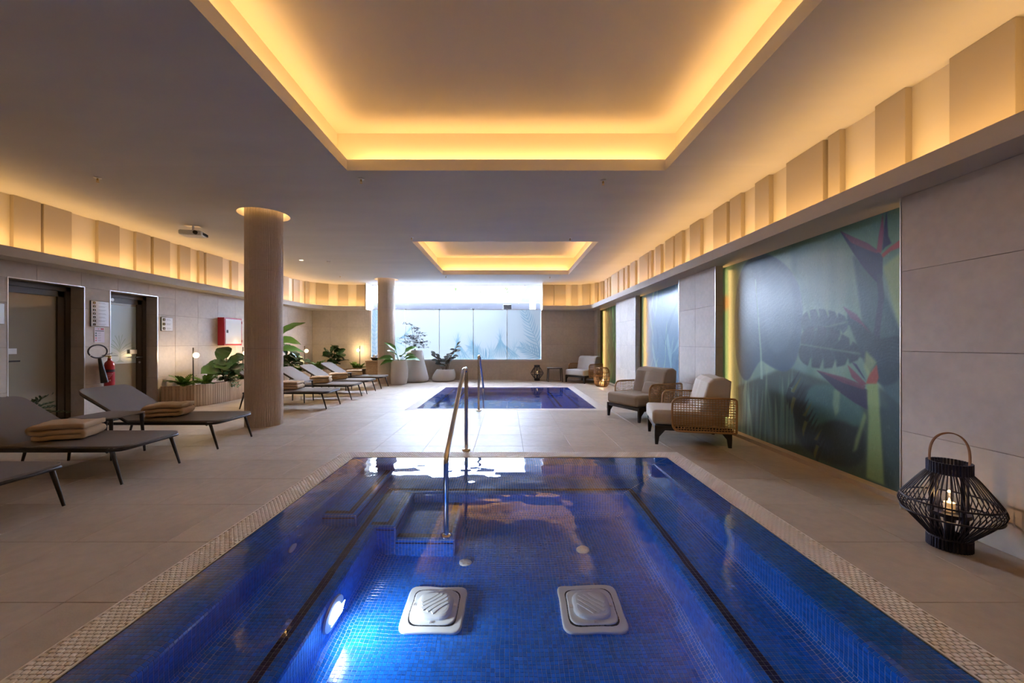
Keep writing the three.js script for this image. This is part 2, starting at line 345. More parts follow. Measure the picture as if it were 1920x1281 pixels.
// ---------------------------------------------------------------- ceiling with two coffers and two column openings
const COFFERS = [{ x0: -1.87, x1: 1.86, z0: 0.83, z1: 4.67 }, { x0: -1.89, x1: 1.83, z0: 7.95, z1: 11.79 }];
const COLUMNS = [[-3.83, 6.29], [-3.84, 12.72]], COL_R = 0.265, HOLE_R = 0.365;
{
  const c = struct('ceiling');
  const circle = (x, z, r) => Array.from({ length: 48 }, (_, k) => [x + r * Math.cos(-k * Math.PI / 24), z + r * Math.sin(-k * Math.PI / 24)]);
  const holes = COFFERS.map((q) => [[q.x0, q.z0], [q.x0, q.z1], [q.x1, q.z1], [q.x1, q.z0]]);
  mk('slab', plan([[XL - 0.05, ZF], [3.27, ZF], [3.27, ZB + 0.02], [XL - 0.05, ZB + 0.02]], H, LIP - H, [...holes, ...COLUMNS.map(([x, z]) => circle(x, z, HOLE_R))]), M.ceiling, c);
  const E = 0.2, t = 0.05;
  for (const q of COFFERS) {
    const a = q.x0 - E, b = q.x1 + E, z0 = q.z0 - E, z1 = q.z1 + E;
    mk('coffer', mrg([span(a - t, b + t, TOP, TOP + t, -(z0 - t), -(z1 + t)), span(a - t, a, LIP, TOP, -(z0 - t), -(z1 + t)), span(b, b + t, LIP, TOP, -(z0 - t), -(z1 + t)), span(a, b, LIP, TOP, -(z0 - t), -z0), span(a, b, LIP, TOP, -z1, -(z1 + t))]), M.cream, c);
  }
  for (const [x, z] of COLUMNS) mk('column_recess', mrg([plan(circle(x, z, 0.62), 3.62, 0.04), ...[0].map(() => new THREE.CylinderGeometry(0.62, 0.62, 0.2, 48, 1, true).translate(x, 3.53, -z))]), M.cream, c);
  mk('roof', span(XL - 0.35, 3.6, TOP + 0.1, TOP + 0.2, -ZF + 0.2, -(ZB + 0.3)), M.ceiling, c);
}
COFFERS.forEach((q, i) => {
  const d = 0.06, where = i ? 'coffer over the far pool' : 'coffer over the near pool', y = LIP + 0.006, g = 'coffer light strips', k = 1.1;
  ledRun(`warm light strip on the lounger side of the ${where}`, [[q.x0 - d, q.z0, [-k, 1, 0]], [q.x0 - d, q.z1]], y, COFFER, g);
  ledRun(`warm light strip on the mural side of the ${where}`, [[q.x1 + d, q.z0, [k, 1, 0]], [q.x1 + d, q.z1]], y, COFFER, g);
  ledRun(`warm light strip opposite the window end of the ${where}`, [[q.x0, q.z0 - d, [0, 1, k]], [q.x1, q.z0 - d]], y, COFFER, g);
  ledRun(`warm light strip at the window end of the ${where}`, [[q.x0, q.z1 + d, [0, 1, -k]], [q.x1, q.z1 + d]], y, COFFER, g);
});
// ---------------------------------------------------------------- ledge, glowing frieze and its panels
const arc = (cx, cz, r, a0, a1, n = 16) => Array.from({ length: n + 1 }, (_, k) => { const a = a0 + (a1 - a0) * k / n; return [cx + r * Math.cos(a), cz + r * Math.sin(a)]; });
const RIGHT = { c: [2.20, 12.88], rIn: 0.59, rBase: 1.0, sx: 1 }, LEFT = { c: [-5.28, 12.40], rIn: 1.17, rBase: 1.5, sx: -1 };
{
  const led = struct('trim_1'), fr = struct('trim_2');
  const base = 1.22, baseL = -4.76;
  // right side
  const inR = [[2.79, ZF], ...arc(...RIGHT.c, RIGHT.rIn, 0, Math.PI / 2), [base, RIGHT.c[1] + RIGHT.rIn]];
  mk('ledge', plan([...inR, [base, ZB + 0.004], [XM + 0.01, ZB + 0.004], [XM + 0.01, ZF]], LEDGE0, LEDGE1 - LEDGE0), M.ledge, led);
  const bR = [[3.2, ZF], ...arc(...RIGHT.c, RIGHT.rBase, 0, Math.PI / 2), [base, RIGHT.c[1] + RIGHT.rBase]];
  mk('frieze', plan([...bR, [base, ZB + 0.005], [XM + 0.01, ZB + 0.005], [XM + 0.01, ZF]], LEDGE1, H - LEDGE1), M.cream, fr);
  // left side
  const inL = [[-6.45, ZF], ...arc(...LEFT.c, LEFT.rIn, Math.PI, Math.PI / 2), [baseL, LEFT.c[1] + LEFT.rIn]];
  mk('ledge', plan([...inL, [baseL, ZB + 0.004], [XL - 0.02, ZB + 0.004], [XL - 0.02, ZF]], LEDGE0, LEDGE1 - LEDGE0), M.ledge, led);
  const bL = [[-6.775, ZF], ...arc(...LEFT.c, LEFT.rBase - 0.005, Math.PI, Math.PI / 2), [baseL, LEFT.c[1] + LEFT.rBase - 0.005]];
  mk('frieze', plan([...bL, [baseL, ZB + 0.005], [XL - 0.02, ZB + 0.005], [XL - 0.02, ZF]], LEDGE1, H - LEDGE1), M.cream, fr);
  // raised panels of uneven width
  const hgt = H - LEDGE1 - 0.002, yc = (H + LEDGE1) / 2, T = 0.055;
  const panelCache = new Map();
  const panel = (w) => { const k = w.toFixed(2); if (!panelCache.has(k)) panelCache.set(k, rbox(+k, hgt, T, 0.004, 0, 0, 0, 1)); return panelCache.get(k); };
  const put = (x, Z, turn, w) => { const m = mk('panel', panel(w), M.panel, fr); m.position.set(x, yc, -Z); m.rotation.y = turn; };
  for (const [a, b] of [[0.9, 1.2], [1.5, 1.75], [1.95, 2.2], [2.465, 2.83], [3.143, 3.405], [3.763, 3.90], [3.965, 4.482], [4.78, 5.05], [5.347, 5.62], [5.70, 6.07], [6.48, 6.846], [7.15, 7.446], [7.53, 7.91], [8.14, 8.43], [8.68, 8.81], [8.88, 9.45], [9.76, 10.12], [10.37, 10.6], [10.75, 11.15], [11.29, 11.96], [12.2, 12.34], [12.5, 12.78]])
    put(3.2 - T / 2, (a + b) / 2, Math.PI / 2, b - a);
  for (const [a, b] of [[3.6, 3.95], [4.2, 4.5], [4.8, 5.2], [5.43, 5.75], [5.79, 6.155], [6.56, 6.92], [7.23, 7.52], [7.59, 7.955], [8.2, 8.47], [8.715, 8.846], [8.92, 9.43], [9.74, 9.98], [10.3, 10.75], [11.0, 11.3], [11.55, 11.85], [11.95, 12.3]])
    put(-6.775 + T / 2, (a + b) / 2, Math.PI / 2, b - a);
  for (const [s, angles] of [[RIGHT, [[0.12, 0.32], [0.5, 0.62], [0.85, 1.12], [1.3, 1.5]]], [LEFT, [[0.12, 0.3], [0.45, 0.55], [0.72, 0.98], [1.2, 1.4]]]])
    for (const [a0, a1] of angles) {
      const a = (a0 + a1) / 2, r = s.rBase - T / 2 - 0.002, x = s.c[0] + s.sx * r * Math.cos(a), Z = s.c[1] + r * Math.sin(a);
      put(x, Z, s.sx > 0 ? Math.PI / 2 + a : Math.PI / 2 - a, (a1 - a0) * s.rBase);
    }
  for (const [x0, x1] of [[1.24, 1.62], [1.65, 2.05]]) put((x0 + x1) / 2, 13.88 - T / 2, 0, x1 - x0);
  for (const [x0, x1] of [[-5.22, -4.95 + 0.02], [-4.90, -4.78]]) put((x0 + x1) / 2, 13.895 - T / 2, 0, x1 - x0);
  for (const [x, Z] of [[base - 0.005, 0], [baseL + 0.005, 0]]) mk('end_panel', span(x - 0.01, x + 0.01, LEDGE0, H, -(13.44), -(ZB)), M.cream, fr);
  // glowing tape on the ledge
  const y = LEDGE1 + 0.006, k = 0.45, bend = (c, r, a0, a1, n) => Array.from({ length: n }, (_, i) => { const p = a0 + (a1 - a0) * i / n, q = a0 + (a1 - a0) * (i + 0.5) / n; return [c[0] + r * Math.cos(p), c[1] + r * Math.sin(p), [k * Math.cos(q), 1, -k * Math.sin(q)]]; });
  ledRun('warm light strip on the ledge above the murals', [[2.90, ZF, [k, 1, 0]], [2.90, 6, [k, 1, 0]], ...bend(RIGHT.c, 0.70, 0, Math.PI / 2, 3), [RIGHT.c[0], RIGHT.c[1] + 0.70, [0, 1, -k]], [base + 0.03, RIGHT.c[1] + 0.70]], y, COVE, 'cove light strips');
  ledRun('warm light strip on the ledge above the doors', [[-6.54, ZF, [-k, 1, 0]], [-6.54, 6, [-k, 1, 0]], ...bend(LEFT.c, 1.26, Math.PI, Math.PI / 2, 4), [LEFT.c[0], LEFT.c[1] + 1.26, [0, 1, -k]], [baseL - 0.03, LEFT.c[1] + 1.26]], y, COVE, 'cove light strips');
}
// ---------------------------------------------------------------- end window
const WIN = { x0: -4.73, x1: 1.20, y0: 0.71, y1: 2.46, Z: 13.96 };
const windowPrint = canvasTex(2048, 602, (c, w, h) => {                // frosted film with fronds printed on it; x and height in metres
  c.fillStyle = 'rgb(240,244,246)'; c.fillRect(0, 0, w, h);
  const P = (px, py) => { const zx = 680 + px / 5.333, zy = 520 + py / 5.333; return [((zx - CX) * 14 / FOCAL - WIN.x0) / (WIN.x1 - WIN.x0) * w, (1 - (EYE - (zy - CY) * 14 / FOCAL - WIN.y0) / (WIN.y1 - WIN.y0)) * h]; };
  const blade = (x0, y0, x1, y1, wd, bend, col) => {
    const [ax, ay] = P(x0, y0), [bx, by] = P(x1, y1), dx = bx - ax, dy = by - ay, l = Math.hypot(dx, dy), nx = -dy / l, ny = dx / l, mx = (ax + bx) / 2 + nx * bend * l, my = (ay + by) / 2 + ny * bend * l;
    c.fillStyle = col; c.beginPath(); c.moveTo(ax - nx * wd * 0.3, ay - ny * wd * 0.3); c.quadraticCurveTo(mx - nx * wd, my - ny * wd, bx, by); c.quadraticCurveTo(mx + nx * wd, my + ny * wd, ax + nx * wd * 0.3, ay + ny * wd * 0.3); c.fill();
  };
  const fan = (x, y, a0, a1, n, len, col) => { for (let k = 0; k < n; k++) { const a = (a0 + (a1 - a0) * (k + 0.3 * rnd()) / n) * Math.PI / 180, l = len * rr(0.75, 1.1); blade(x + 22 * (k - n / 2), y, x + 22 * (k - n / 2) + l * Math.cos(a), y - l * Math.sin(a), rr(6, 11), rr(-0.08, 0.08), col); } };
  const frond = (pts, n, len, col, sides = [1, -1]) => {
    const cv = new THREE.CatmullRomCurve3(pts.map((p) => V(p[0], p[1], 0)));
    for (let k = 0; k <= n; k++) { const t = k / n, p = cv.getPoint(t), d = cv.getTangent(t), a = Math.atan2(d.y, d.x); for (const s of sides) { const b = a + s * rr(0.75, 0.95) * (1 - 0.4 * t), l = len * (1 - 0.45 * t) * rr(0.85, 1.1); blade(p.x, p.y, p.x + l * Math.cos(b), p.y + l * Math.sin(b), rr(7, 12), s * 0.1, col); } }
    for (let k = 0; k < 12; k++) { const p = cv.getPoint(k / 12), q = cv.getPoint((k + 1) / 12); blade(p.x, p.y, q.x, q.y, 9, 0, col); }
  };
  const pale = 'rgb(196,222,230)', mid = 'rgb(158,200,216)', deep = 'rgb(146,192,210)';
  fan(1080, 860, 35, 140, 16, 300, pale); fan(1520, 870, 45, 140, 11, 290, pale); fan(1290, 880, 40, 140, 10, 250, pale);
  fan(985, 840, 58, 140, 13, 310, mid); fan(1440, 800, 62, 152, 14, 290, mid); fan(1190, 860, 70, 150, 7, 230, mid); fan(330, 610, -60, 70, 9, 210, mid); fan(300, 820, 30, 110, 7, 200, pale);
  frond([[1800, 800], [1740, 640], [1680, 500], [1630, 360]], 13, 170, mid); frond([[1820, 840], [1700, 760], [1600, 700]], 10, 140, deep);
  frond([[150, 840], [120, 640], [130, 460], [150, 330]], 14, 130, mid); frond([[1250, 850], [1180, 780], [1100, 700]], 9, 140, deep);
});
M.frosted = mat({ map: windowPrint, color: lin(0.044, 0.045, 0.043), roughness: 1, transmission: 0.9, thickness: 0, side: THREE.DoubleSide });
{
  const w = struct('window_1'), n = 5, pw = (WIN.x1 - WIN.x0) / n, hh = WIN.y1 - WIN.y0;
  for (let k = 0; k < n; k++) {
    const g = new THREE.PlaneGeometry(pw - 0.012, hh), uv = g.attributes.uv;
    for (let i = 0; i < 4; i++) uv.setX(i, (k + uv.getX(i)) / n);
    mk('pane', g, M.frosted, w).position.set(WIN.x0 + (k + 0.5) * pw, (WIN.y0 + WIN.y1) / 2, -WIN.Z);
    if (k) { mk('seam', box(0.012, hh, 0.014), M.steelTrim, w).position.set(WIN.x0 + k * pw, (WIN.y0 + WIN.y1) / 2, -WIN.Z); mk('clip', rbox(0.06, 0.03, 0.03, 0.004, 0, 0, 0, 1), M.frameBlack, w).position.set(WIN.x0 + k * pw, WIN.y1 + 0.005, -WIN.Z); }
  }
  mk('clear_pane', new THREE.PlaneGeometry(WIN.x1 - WIN.x0, H - WIN.y1 - 0.03), M.glass, w).position.set((WIN.x0 + WIN.x1) / 2, (H + WIN.y1) / 2 + 0.01, -(WIN.Z + 0.03));
  mk('rail', span(WIN.x0, WIN.x1, WIN.y1 - 0.006, WIN.y1 + 0.006, -(WIN.Z - 0.012), -(WIN.Z + 0.012)), M.white, w);
  mk('window_frame', mrg([span(WIN.x0 - 0.05, WIN.x0, 0.66, H, -(ZB - 0.004), -(ZB + 0.12)), span(WIN.x1, WIN.x1 + 0.03, 0.66, H, -(ZB - 0.004), -(ZB + 0.12)), span(WIN.x0, WIN.x1, 0.66, WIN.y0, -(ZB - 0.02), -(ZB + 0.12))]), M.steelTrim, w);
  mk('window_sill', span(WIN.x0 - 0.05, WIN.x1 + 0.04, 0.58, 0.665, -(ZB - 0.035), -(ZB + 0.14)), M.ledge, w);
}
// ---------------------------------------------------------------- courtyard beyond the window
{
  tag(mk('courtyard_paving', span(-14, 10, -0.1, -0.02, -14.3, -34), M.outGround), 'pale courtyard paving outside the end window', 'paving', null, 'structure');
  tag(mk('upper_storey', span(-14, 9, 4.06, 11, 3.4, -14.2), M.outWhite), 'upper storeys of the hotel above the pool hall', 'building', null, 'structure');
  tag(mk('terrace_parapet', rbox(22, 0.44, 0.3, 0.01, -1, 3.545, -20.2), M.outWhite), 'white terrace parapet across the courtyard', 'parapet', null, 'structure');
  tag(mk('terrace_slab', mrg([span(-12, 10, 3.33, 3.6, -20.35, -28), span(-12, 10, -0.1, 3.33, -28, -28.3), span(-12.2, -12, -0.1, 3.6, -20.2, -28.3), span(10, 10.2, -0.1, 3.6, -20.2, -28.3)]), M.outGrey), 'grey underside of the terrace across the courtyard', 'terrace', null, 'structure');
  tag(mk('walkway_slab', span(0.70, 7, 3.33, 3.62, -14.25, -20.05), M.outGrey), 'grey covered walkway slab beside the courtyard', 'walkway', null, 'structure');
  tag(mk('courtyard_column', new THREE.CylinderGeometry(0.12, 0.12, 3.35, 24).translate(1.06, 1.655, -16.2), mat({ color: lin(0.42, 0.42, 0.46), roughness: 0.8 })), 'slim pale column under the covered walkway', 'column');
  const sp = thing('loudspeaker', 'small dark grey box loudspeaker seen over the frosted glass', 'loudspeaker', [0.03, 0, -14.6]);
  mk('cabinet', rbox(0.30, 0.21, 0.2, 0.015, 0, 2.58, 0), M.black, sp); mk('bracket', mrg([bar([0, 0, 0], [0, 2.5, 0], 0.02), box(0.2, 0.02, 0.2, 0, 0.0, 0)]), M.frameBlack, sp);
  mk('speaker_grille', box(0.25, 0.16, 0.005, 0, 2.58, 0.102), M.black, sp);
  const tuft = (x, y, z, s) => { const g = []; for (let k = 0; k < 40; k++) { const a = rr(0, 6.28), t = rr(0.2, 1.2); g.push(new THREE.PlaneGeometry(0.07 * s, 0.36 * s).translate(0, 0.18 * s, 0).rotateX(t).rotateY(a)); } return mrg(g).translate(x, y, z); };
  for (const [x, s] of [[-6.3, 1.0], [-2.6, 1.0], [-1.4, 0.8], [0.0, 1.1], [0.75, 1.0]]) { const t = mk('terrace_shrub', tuft(0, 0, 0, s), M.figLight); t.position.set(x, 3.77, -20.3); tag(t, 'small sunlit shrub on top of the terrace parapet', 'shrub', 'shrubs on the terrace parapet'); }
}
// ---------------------------------------------------------------- murals
function muralTex(z0, z1, draw, wpx = 1400) {
  const hm = LEDGE0 - 0.045, hpx = Math.round(wpx * hm / (z1 - z0));
  return canvasTex(wpx, hpx, (c, w, h) => {
    // photo pixel on the mural plane -> canvas: u runs from the far end (left) to the near end (right)
    const P = (x, y) => { const Z = FOCAL * XM / (x - CX), hh = EYE - (y - CY) * Z / FOCAL; return [(z1 - Z) / (z1 - z0) * w, (1 - (hh - 0.045) / hm) * h]; };
    const blob = (pts, col, al = 1) => { c.globalAlpha = al; c.fillStyle = col; c.beginPath(); const q = pts.map((p) => P(...p)), n = q.length; const mid = (a, b) => [(a[0] + b[0]) / 2, (a[1] + b[1]) / 2]; c.moveTo(...mid(q[n - 1], q[0])); for (let i = 0; i < n; i++) c.quadraticCurveTo(...q[i], ...mid(q[i], q[(i + 1) % n])); c.fill(); c.globalAlpha = 1; };
    const poly = (pts, col, al = 1) => { c.globalAlpha = al; c.fillStyle = col; c.beginPath(); pts.forEach((p, i) => (i ? c.lineTo(...P(...p)) : c.moveTo(...P(...p)))); c.fill(); c.globalAlpha = 1; };
    const line = (pts, wd, col, al = 1) => { c.globalAlpha = al; c.strokeStyle = col; c.lineWidth = wd; c.lineCap = 'round'; c.beginPath(); pts.forEach((p, i) => (i ? c.lineTo(...P(...p)) : c.moveTo(...P(...p)))); c.stroke(); c.globalAlpha = 1; };
    draw({ c, w, h, P, blob, poly, line });
    for (let k = 0; k < 9000; k++) { c.globalAlpha = 0.05; c.fillStyle = rnd() < 0.5 ? '#ffffff' : '#000000'; c.fillRect(rnd() * w, rnd() * h, 1 + rnd() * 3, 1 + rnd() * 14); }
    c.globalAlpha = 1;
  });
}
const Zm = (x, y) => [1320 + x / 2.135, 360 + y / 2.135];               // pixels of a study crop -> photo pixels
const mural1 = muralTex(3.0, 6.01, ({ c, w, h, P, blob, poly, line }) => {
  const q = (l) => l.map((p) => Zm(...p)), soft = (r) => { c.filter = `blur(${r}px)`; };
  c.fillStyle = '#6d9490'; c.fillRect(0, 0, w, h);
  soft(14);
  for (let k = 0; k < 90; k++) { const x = rnd() * w, ww = rr(14, 90), d = rr(-90, 90), y0 = rr(-0.3, 0.5) * h; c.globalAlpha = 0.22; c.fillStyle = ['#93b5a0', '#3d6e60', '#79a583', '#2f5d58', '#a5bd90', '#5b7f8c'][k % 6]; c.beginPath(); c.moveTo(x, y0); c.quadraticCurveTo(x + ww, (y0 + h) / 2, x + ww * 0.6 + d, h); c.lineTo(x + d, h); c.quadraticCurveTo(x, (y0 + h) / 2, x, y0); c.fill(); }
  poly(q([[130, 260], [330, 190], [600, 110], [785, 60], [785, 260], [560, 230], [300, 260]]), '#44705e', 0.55);
  soft(40); blob(q([[400, 200], [580, 190], [620, 330], [580, 450], [420, 450], [380, 330]]), '#94aea4', 0.5); soft(14);
  blob(q([[66, 420], [104, 410], [106, 470], [66, 478]]), '#a8604a', 0.5);
  soft(8);
  poly(q([[130, 780], [330, 700], [520, 770], [650, 850], [790, 880], [790, 1260], [130, 1000]]), '#39514f', 0.95);
  blob(q([[360, 760], [520, 800], [640, 900], [650, 1130], [420, 1060], [340, 920]]), '#27393f', 0.9);
  blob(q([[395, 780], [520, 760], [640, 850], [640, 960], [520, 900], [420, 960]]), '#44706f', 0.8);
  // grasses and stalks under the large leaf
  soft(4);
  for (let k = 0; k < 26; k++) { const x = 135 + 9 * k + rr(-5, 5), top = rr(680, 840), lean = rr(-24, 24), ww = rr(3, 8); poly(q([[x + lean, top], [x + ww + lean * 0.4, top + 110], [x + ww, 1010], [x - ww, 1010], [x - ww + lean * 0.4, top + 110]]), ['#7fa28c', '#54786f', '#93b294', '#41625f', '#6d8f88'][k % 5], 0.6); }
  // large rounded leaf with a pale rib and fine curved veins
  blob(q([[225, 232], [330, 285], [400, 405], [388, 640], [335, 735], [250, 690], [232, 672], [212, 690], [170, 775], [128, 700], [118, 480], [145, 300]]), '#35566f', 0.97);
  soft(10); blob(q([[245, 270], [325, 330], [368, 440], [350, 620], [270, 660], [240, 520]]), '#4d7086', 0.65); blob(q([[150, 330], [200, 300], [214, 520], [205, 640], [150, 640], [135, 500]]), '#3f6278', 0.7);
  soft(2);
  for (let k = 0; k < 17; k++) { const y = 650 - k * 20, x = 228 - k * 1.4, e = Math.sqrt(Math.max(0, 1 - ((y - 470) / 235) ** 2)); line(q([[x, y], [x + 50 * e, y - 26], [x + 95 * e, y - 62], [x + 135 * e, y - 108]]), 2.5, '#7ea3a8', 0.34); line(q([[x, y], [x - 36 * e, y - 22], [x - 80 * e, y - 70]]), 2.5, '#7ea3a8', 0.28); }
  poly(q([[203, 350], [208, 348], [231, 640], [236, 750], [226, 750], [224, 640]]), '#9cc4b2', 0.6);
  // monstera: two leaves with slots and split margins
  soft(3);
  const monstera = (bx, by, dir, len, wid, col, n) => {                 // heart-shaped leaf, its margin split into lobes
    const pts = [], ca = Math.cos(dir), sa = Math.sin(dir), out = (t, sgn) => { const prof = Math.pow(Math.sin(Math.PI * Math.pow(t, 0.62)), 0.75), ph = (t * n) % 1, cutIn = t > 0.12 && t < 0.95 ? 0.55 * Math.pow(Math.max(0, 1 - Math.abs(ph - 0.5) / 0.16), 0.8) : 0, wv = sgn * wid * prof * (1 - cutIn), u = len * (t - 0.12 * (1 - t) * prof) + 6 * prof; return [bx + ca * u - sa * wv, by + sa * u + ca * wv]; };
    for (let k = 0; k <= 90; k++) pts.push(out(k / 90, 1)); for (let k = 90; k >= 0; k--) pts.push(out(k / 90, -1));
    poly(q(pts), col, 0.95);
    for (let k = 1; k < n; k++) for (const sg of [1, -1]) { const t = k / n, a = [bx + ca * len * t * 0.9, by + sa * len * t * 0.9], e = out(Math.min(0.97, t + 0.12), sg * 0.8); line(q([a, e]), 2.5, '#6b9298', 0.5); }
    line(q([[bx, by], [bx + ca * len * 0.95, by + sa * len * 0.95]]), 5, '#8db3a4', 0.7);
  };
  monstera(398, 560, -0.22, 195, 78, '#2d4d5e', 6); monstera(388, 610, 0.16, 262, 84, '#253f4f', 6);
  // bird of paradise, upper flower and the broad dark leaf behind it
  soft(6);
  poly(q([[596, 250], [690, 330], [790, 560], [790, 1020], [705, 760], [645, 600]]), '#33566a', 0.8);
  poly(q([[716, 300], [790, 240], [790, 560], [752, 440]]), '#8ba97c', 0.75);
  soft(2);
  poly(q([[545, 157], [600, 184], [650, 204], [692, 232], [716, 258], [714, 330], [698, 368], [676, 346], [640, 305], [600, 248], [570, 200]]), '#2a3a60', 0.97);
  poly(q([[545, 157], [610, 186], [660, 208], [700, 240], [690, 246], [640, 226], [590, 204]]), '#6b4a63', 0.9);
  poly(q([[690, 240], [702, 160], [716, 84], [722, 170], [710, 246]]), '#7c4a62', 0.95);
  poly(q([[714, 236], [721, 140], [731, 76], [737, 176], [750, 206], [726, 220]]), '#29365f', 0.97);
  poly(q([[710, 250], [742, 222], [790, 188], [790, 220], [746, 238], [716, 264]]), '#92545c', 0.95);
  poly(q([[690, 330], [714, 320], [720, 430], [704, 560], [712, 720], [690, 720], [680, 560], [698, 430]]), '#344a64', 0.92);
  soft(4);
  blob(q([[558, 466], [640, 520], [700, 600], [800, 560], [800, 720], [765, 770], [705, 780], [650, 705], [608, 600]]), '#2b4759', 0.92);
  soft(2);
  poly(q([[556, 458], [610, 490], [668, 568], [632, 532], [586, 505]]), '#63506a', 0.85);
  for (let k = 0; k < 7; k++) line(q([[690, 610 + 14 * k], [740, 590 + 14 * k], [790, 600 + 14 * k]]), 2.5, '#4f7184', 0.4);
  // lower flower
  poly(q([[450, 714], [540, 744], [620, 778], [656, 792], [655, 872], [600, 842], [540, 800], [490, 752]]), '#2c3350', 0.97);
  poly(q([[450, 714], [560, 742], [648, 776], [640, 792], [560, 766]]), '#66455a', 0.85);
  poly(q([[574, 692], [606, 722], [652, 770], [630, 776], [592, 742]]), '#74465a', 0.9); poly(q([[590, 680], [620, 720], [650, 760], [640, 740], [610, 690]]), '#26305a', 0.9);
  poly(q([[648, 768], [662, 728], [692, 690], [700, 744], [690, 770]]), '#99564f', 0.97);
  soft(5);
  poly(q([[650, 772], [696, 766], [706, 900], [722, 1175], [650, 1145], [658, 900]]), '#86a870', 0.85);
  poly(q([[648, 636], [692, 682], [656, 742], [640, 700]]), '#93ae80', 0.75);
  poly(q([[700, 780], [790, 860], [790, 1210], [724, 1172]]), '#33505a', 0.8);
  poly(q([[642, 880], [650, 900], [612, 1030], [596, 1045], [606, 990]]), '#8aa86e', 0.7); poly(q([[520, 790], [545, 800], [540, 880], [525, 900], [515, 850]]), '#8fae84', 0.55);
  // palm frond low in the middle
  soft(2);
  for (let k = 0; k < 14; k++) { const t = k / 13, x = 338 + 120 * t, y = 780 + 250 * t; poly(q([[x, y], [x + 22 - 6 * t, y - 30 + 8 * t], [x + 46 - 14 * t, y - 66 + 22 * t], [x + 14, y + 4]]), k % 5 === 1 ? '#5f6238' : '#1c2b31', 0.85); poly(q([[x, y], [x - 10, y + 34], [x - 6, y + 78 - 20 * t], [x + 12, y + 8]]), k % 5 === 2 ? '#6a6a3c' : '#1c2b31', 0.8); }
  c.filter = 'none';
});
const jungle = (z0, z1, dark, n) => muralTex(z0, z1, ({ c, w, h }) => {
  c.fillStyle = dark ? '#24462f' : '#5d84a0'; c.fillRect(0, 0, w, h);
  const pal = dark ? ['#2f6a3c', '#1b3a27', '#4f8a4a', '#7fb36a', '#16301f', '#3a2a1c'] : ['#4d7a90', '#7fa6ab', '#3c6a86', '#9cc4a8', '#456f8c', '#8db6bd'];
  for (let k = 0; k < n; k++) {
    const x = rnd() * w, y = h * (0.05 + 1.0 * rnd()), l = h * rr(0.15, 0.5), a = -Math.PI / 2 + rr(-0.7, 0.7), wd = l * rr(0.04, 0.14), bx = x + l * Math.cos(a), by = y + l * Math.sin(a), nx = -Math.sin(a), ny = Math.cos(a), bend = rr(-0.3, 0.3) * l;
    c.globalAlpha = dark ? 0.85 : 0.5; c.fillStyle = pal[k % pal.length]; c.beginPath(); c.moveTo(x, y); c.quadraticCurveTo((x + bx) / 2 + nx * (wd + bend), (y + by) / 2 + ny * (wd + bend), bx, by); c.quadraticCurveTo((x + bx) / 2 - nx * (wd - bend), (y + by) / 2 - ny * (wd - bend), x, y); c.fill();
    if (k % 3 === 0) { c.globalAlpha = 0.5; c.strokeStyle = '#a8d08a'; c.lineWidth = 3; c.beginPath(); c.moveTo(x, y); c.quadraticCurveTo((x + bx) / 2 + nx * bend, (y + by) / 2 + ny * bend, bx, by); c.stroke(); }
  }
  c.globalAlpha = 1;
}, 900);
[[mural1, 'large jungle mural with a rounded leaf and red strelitzia flowers'], [jungle(6.98, 9.58, false, 60), 'pale blue jungle mural between the two tiled piers'], [jungle(11.05, 13.6, true, 90), 'dark green jungle mural behind the far armchair']].forEach(([t, label], i) => {
  const [a, b] = MURALS[i], A = a - 0.09, B = b + 0.16, hm = LEDGE0 - 0.045, g = new THREE.BoxGeometry(0.012, hm, B - A);
  const uv = g.attributes.uv; for (let k = 0; k < 4; k++) { const p = g.attributes.position; uv.setXY(k + 4, (p.getZ(k + 4) + (B - A) / 2) / (B - A), p.getY(k + 4) / hm + 0.5); }
  const m = mk('mural', g, mat({ map: t, roughness: 0.34, specularIntensity: 0.8, bumpMap: fineGrain, bumpScale: 0.0006 }));
  m.position.set(XM + 0.006, 0.045 + hm / 2, -(A + B) / 2);
  tag(m, label, 'mural', 'jungle murals on the right wall');
});
// vertical light tape behind the far and near edges of each recess
MURALS.forEach(([a, b], i) => {
  const names = ['large mural', 'pale blue mural', 'dark green mural'];
  const strip = (Z, dir, k, where = '') => {
    const s = mk('led_strip_light', new THREE.BoxGeometry(0.012, 2.3, 0.008), M.led); s.position.set(XM - 0.075, 1.22, -Z);
    tag(s, `upright warm light strip behind the ${where} edge of the ${names[i]}`, 'light strip', 'mural light strips');
    rectLight('mural_strip_glow', WARM, MURAL_LED * k, 0.03, 2.3, [XM - 0.07, 1.22, -Z + dir * 0.012], [XM - 0.07 + 0.35, 1.22, -Z + dir]);
  };
  strip(b + 0.10, 1, 1, i ? 'window side' : 'armchair side');
  if (i === 0) strip(a - 0.06, -1, 0.35, 'wire lantern side');
});
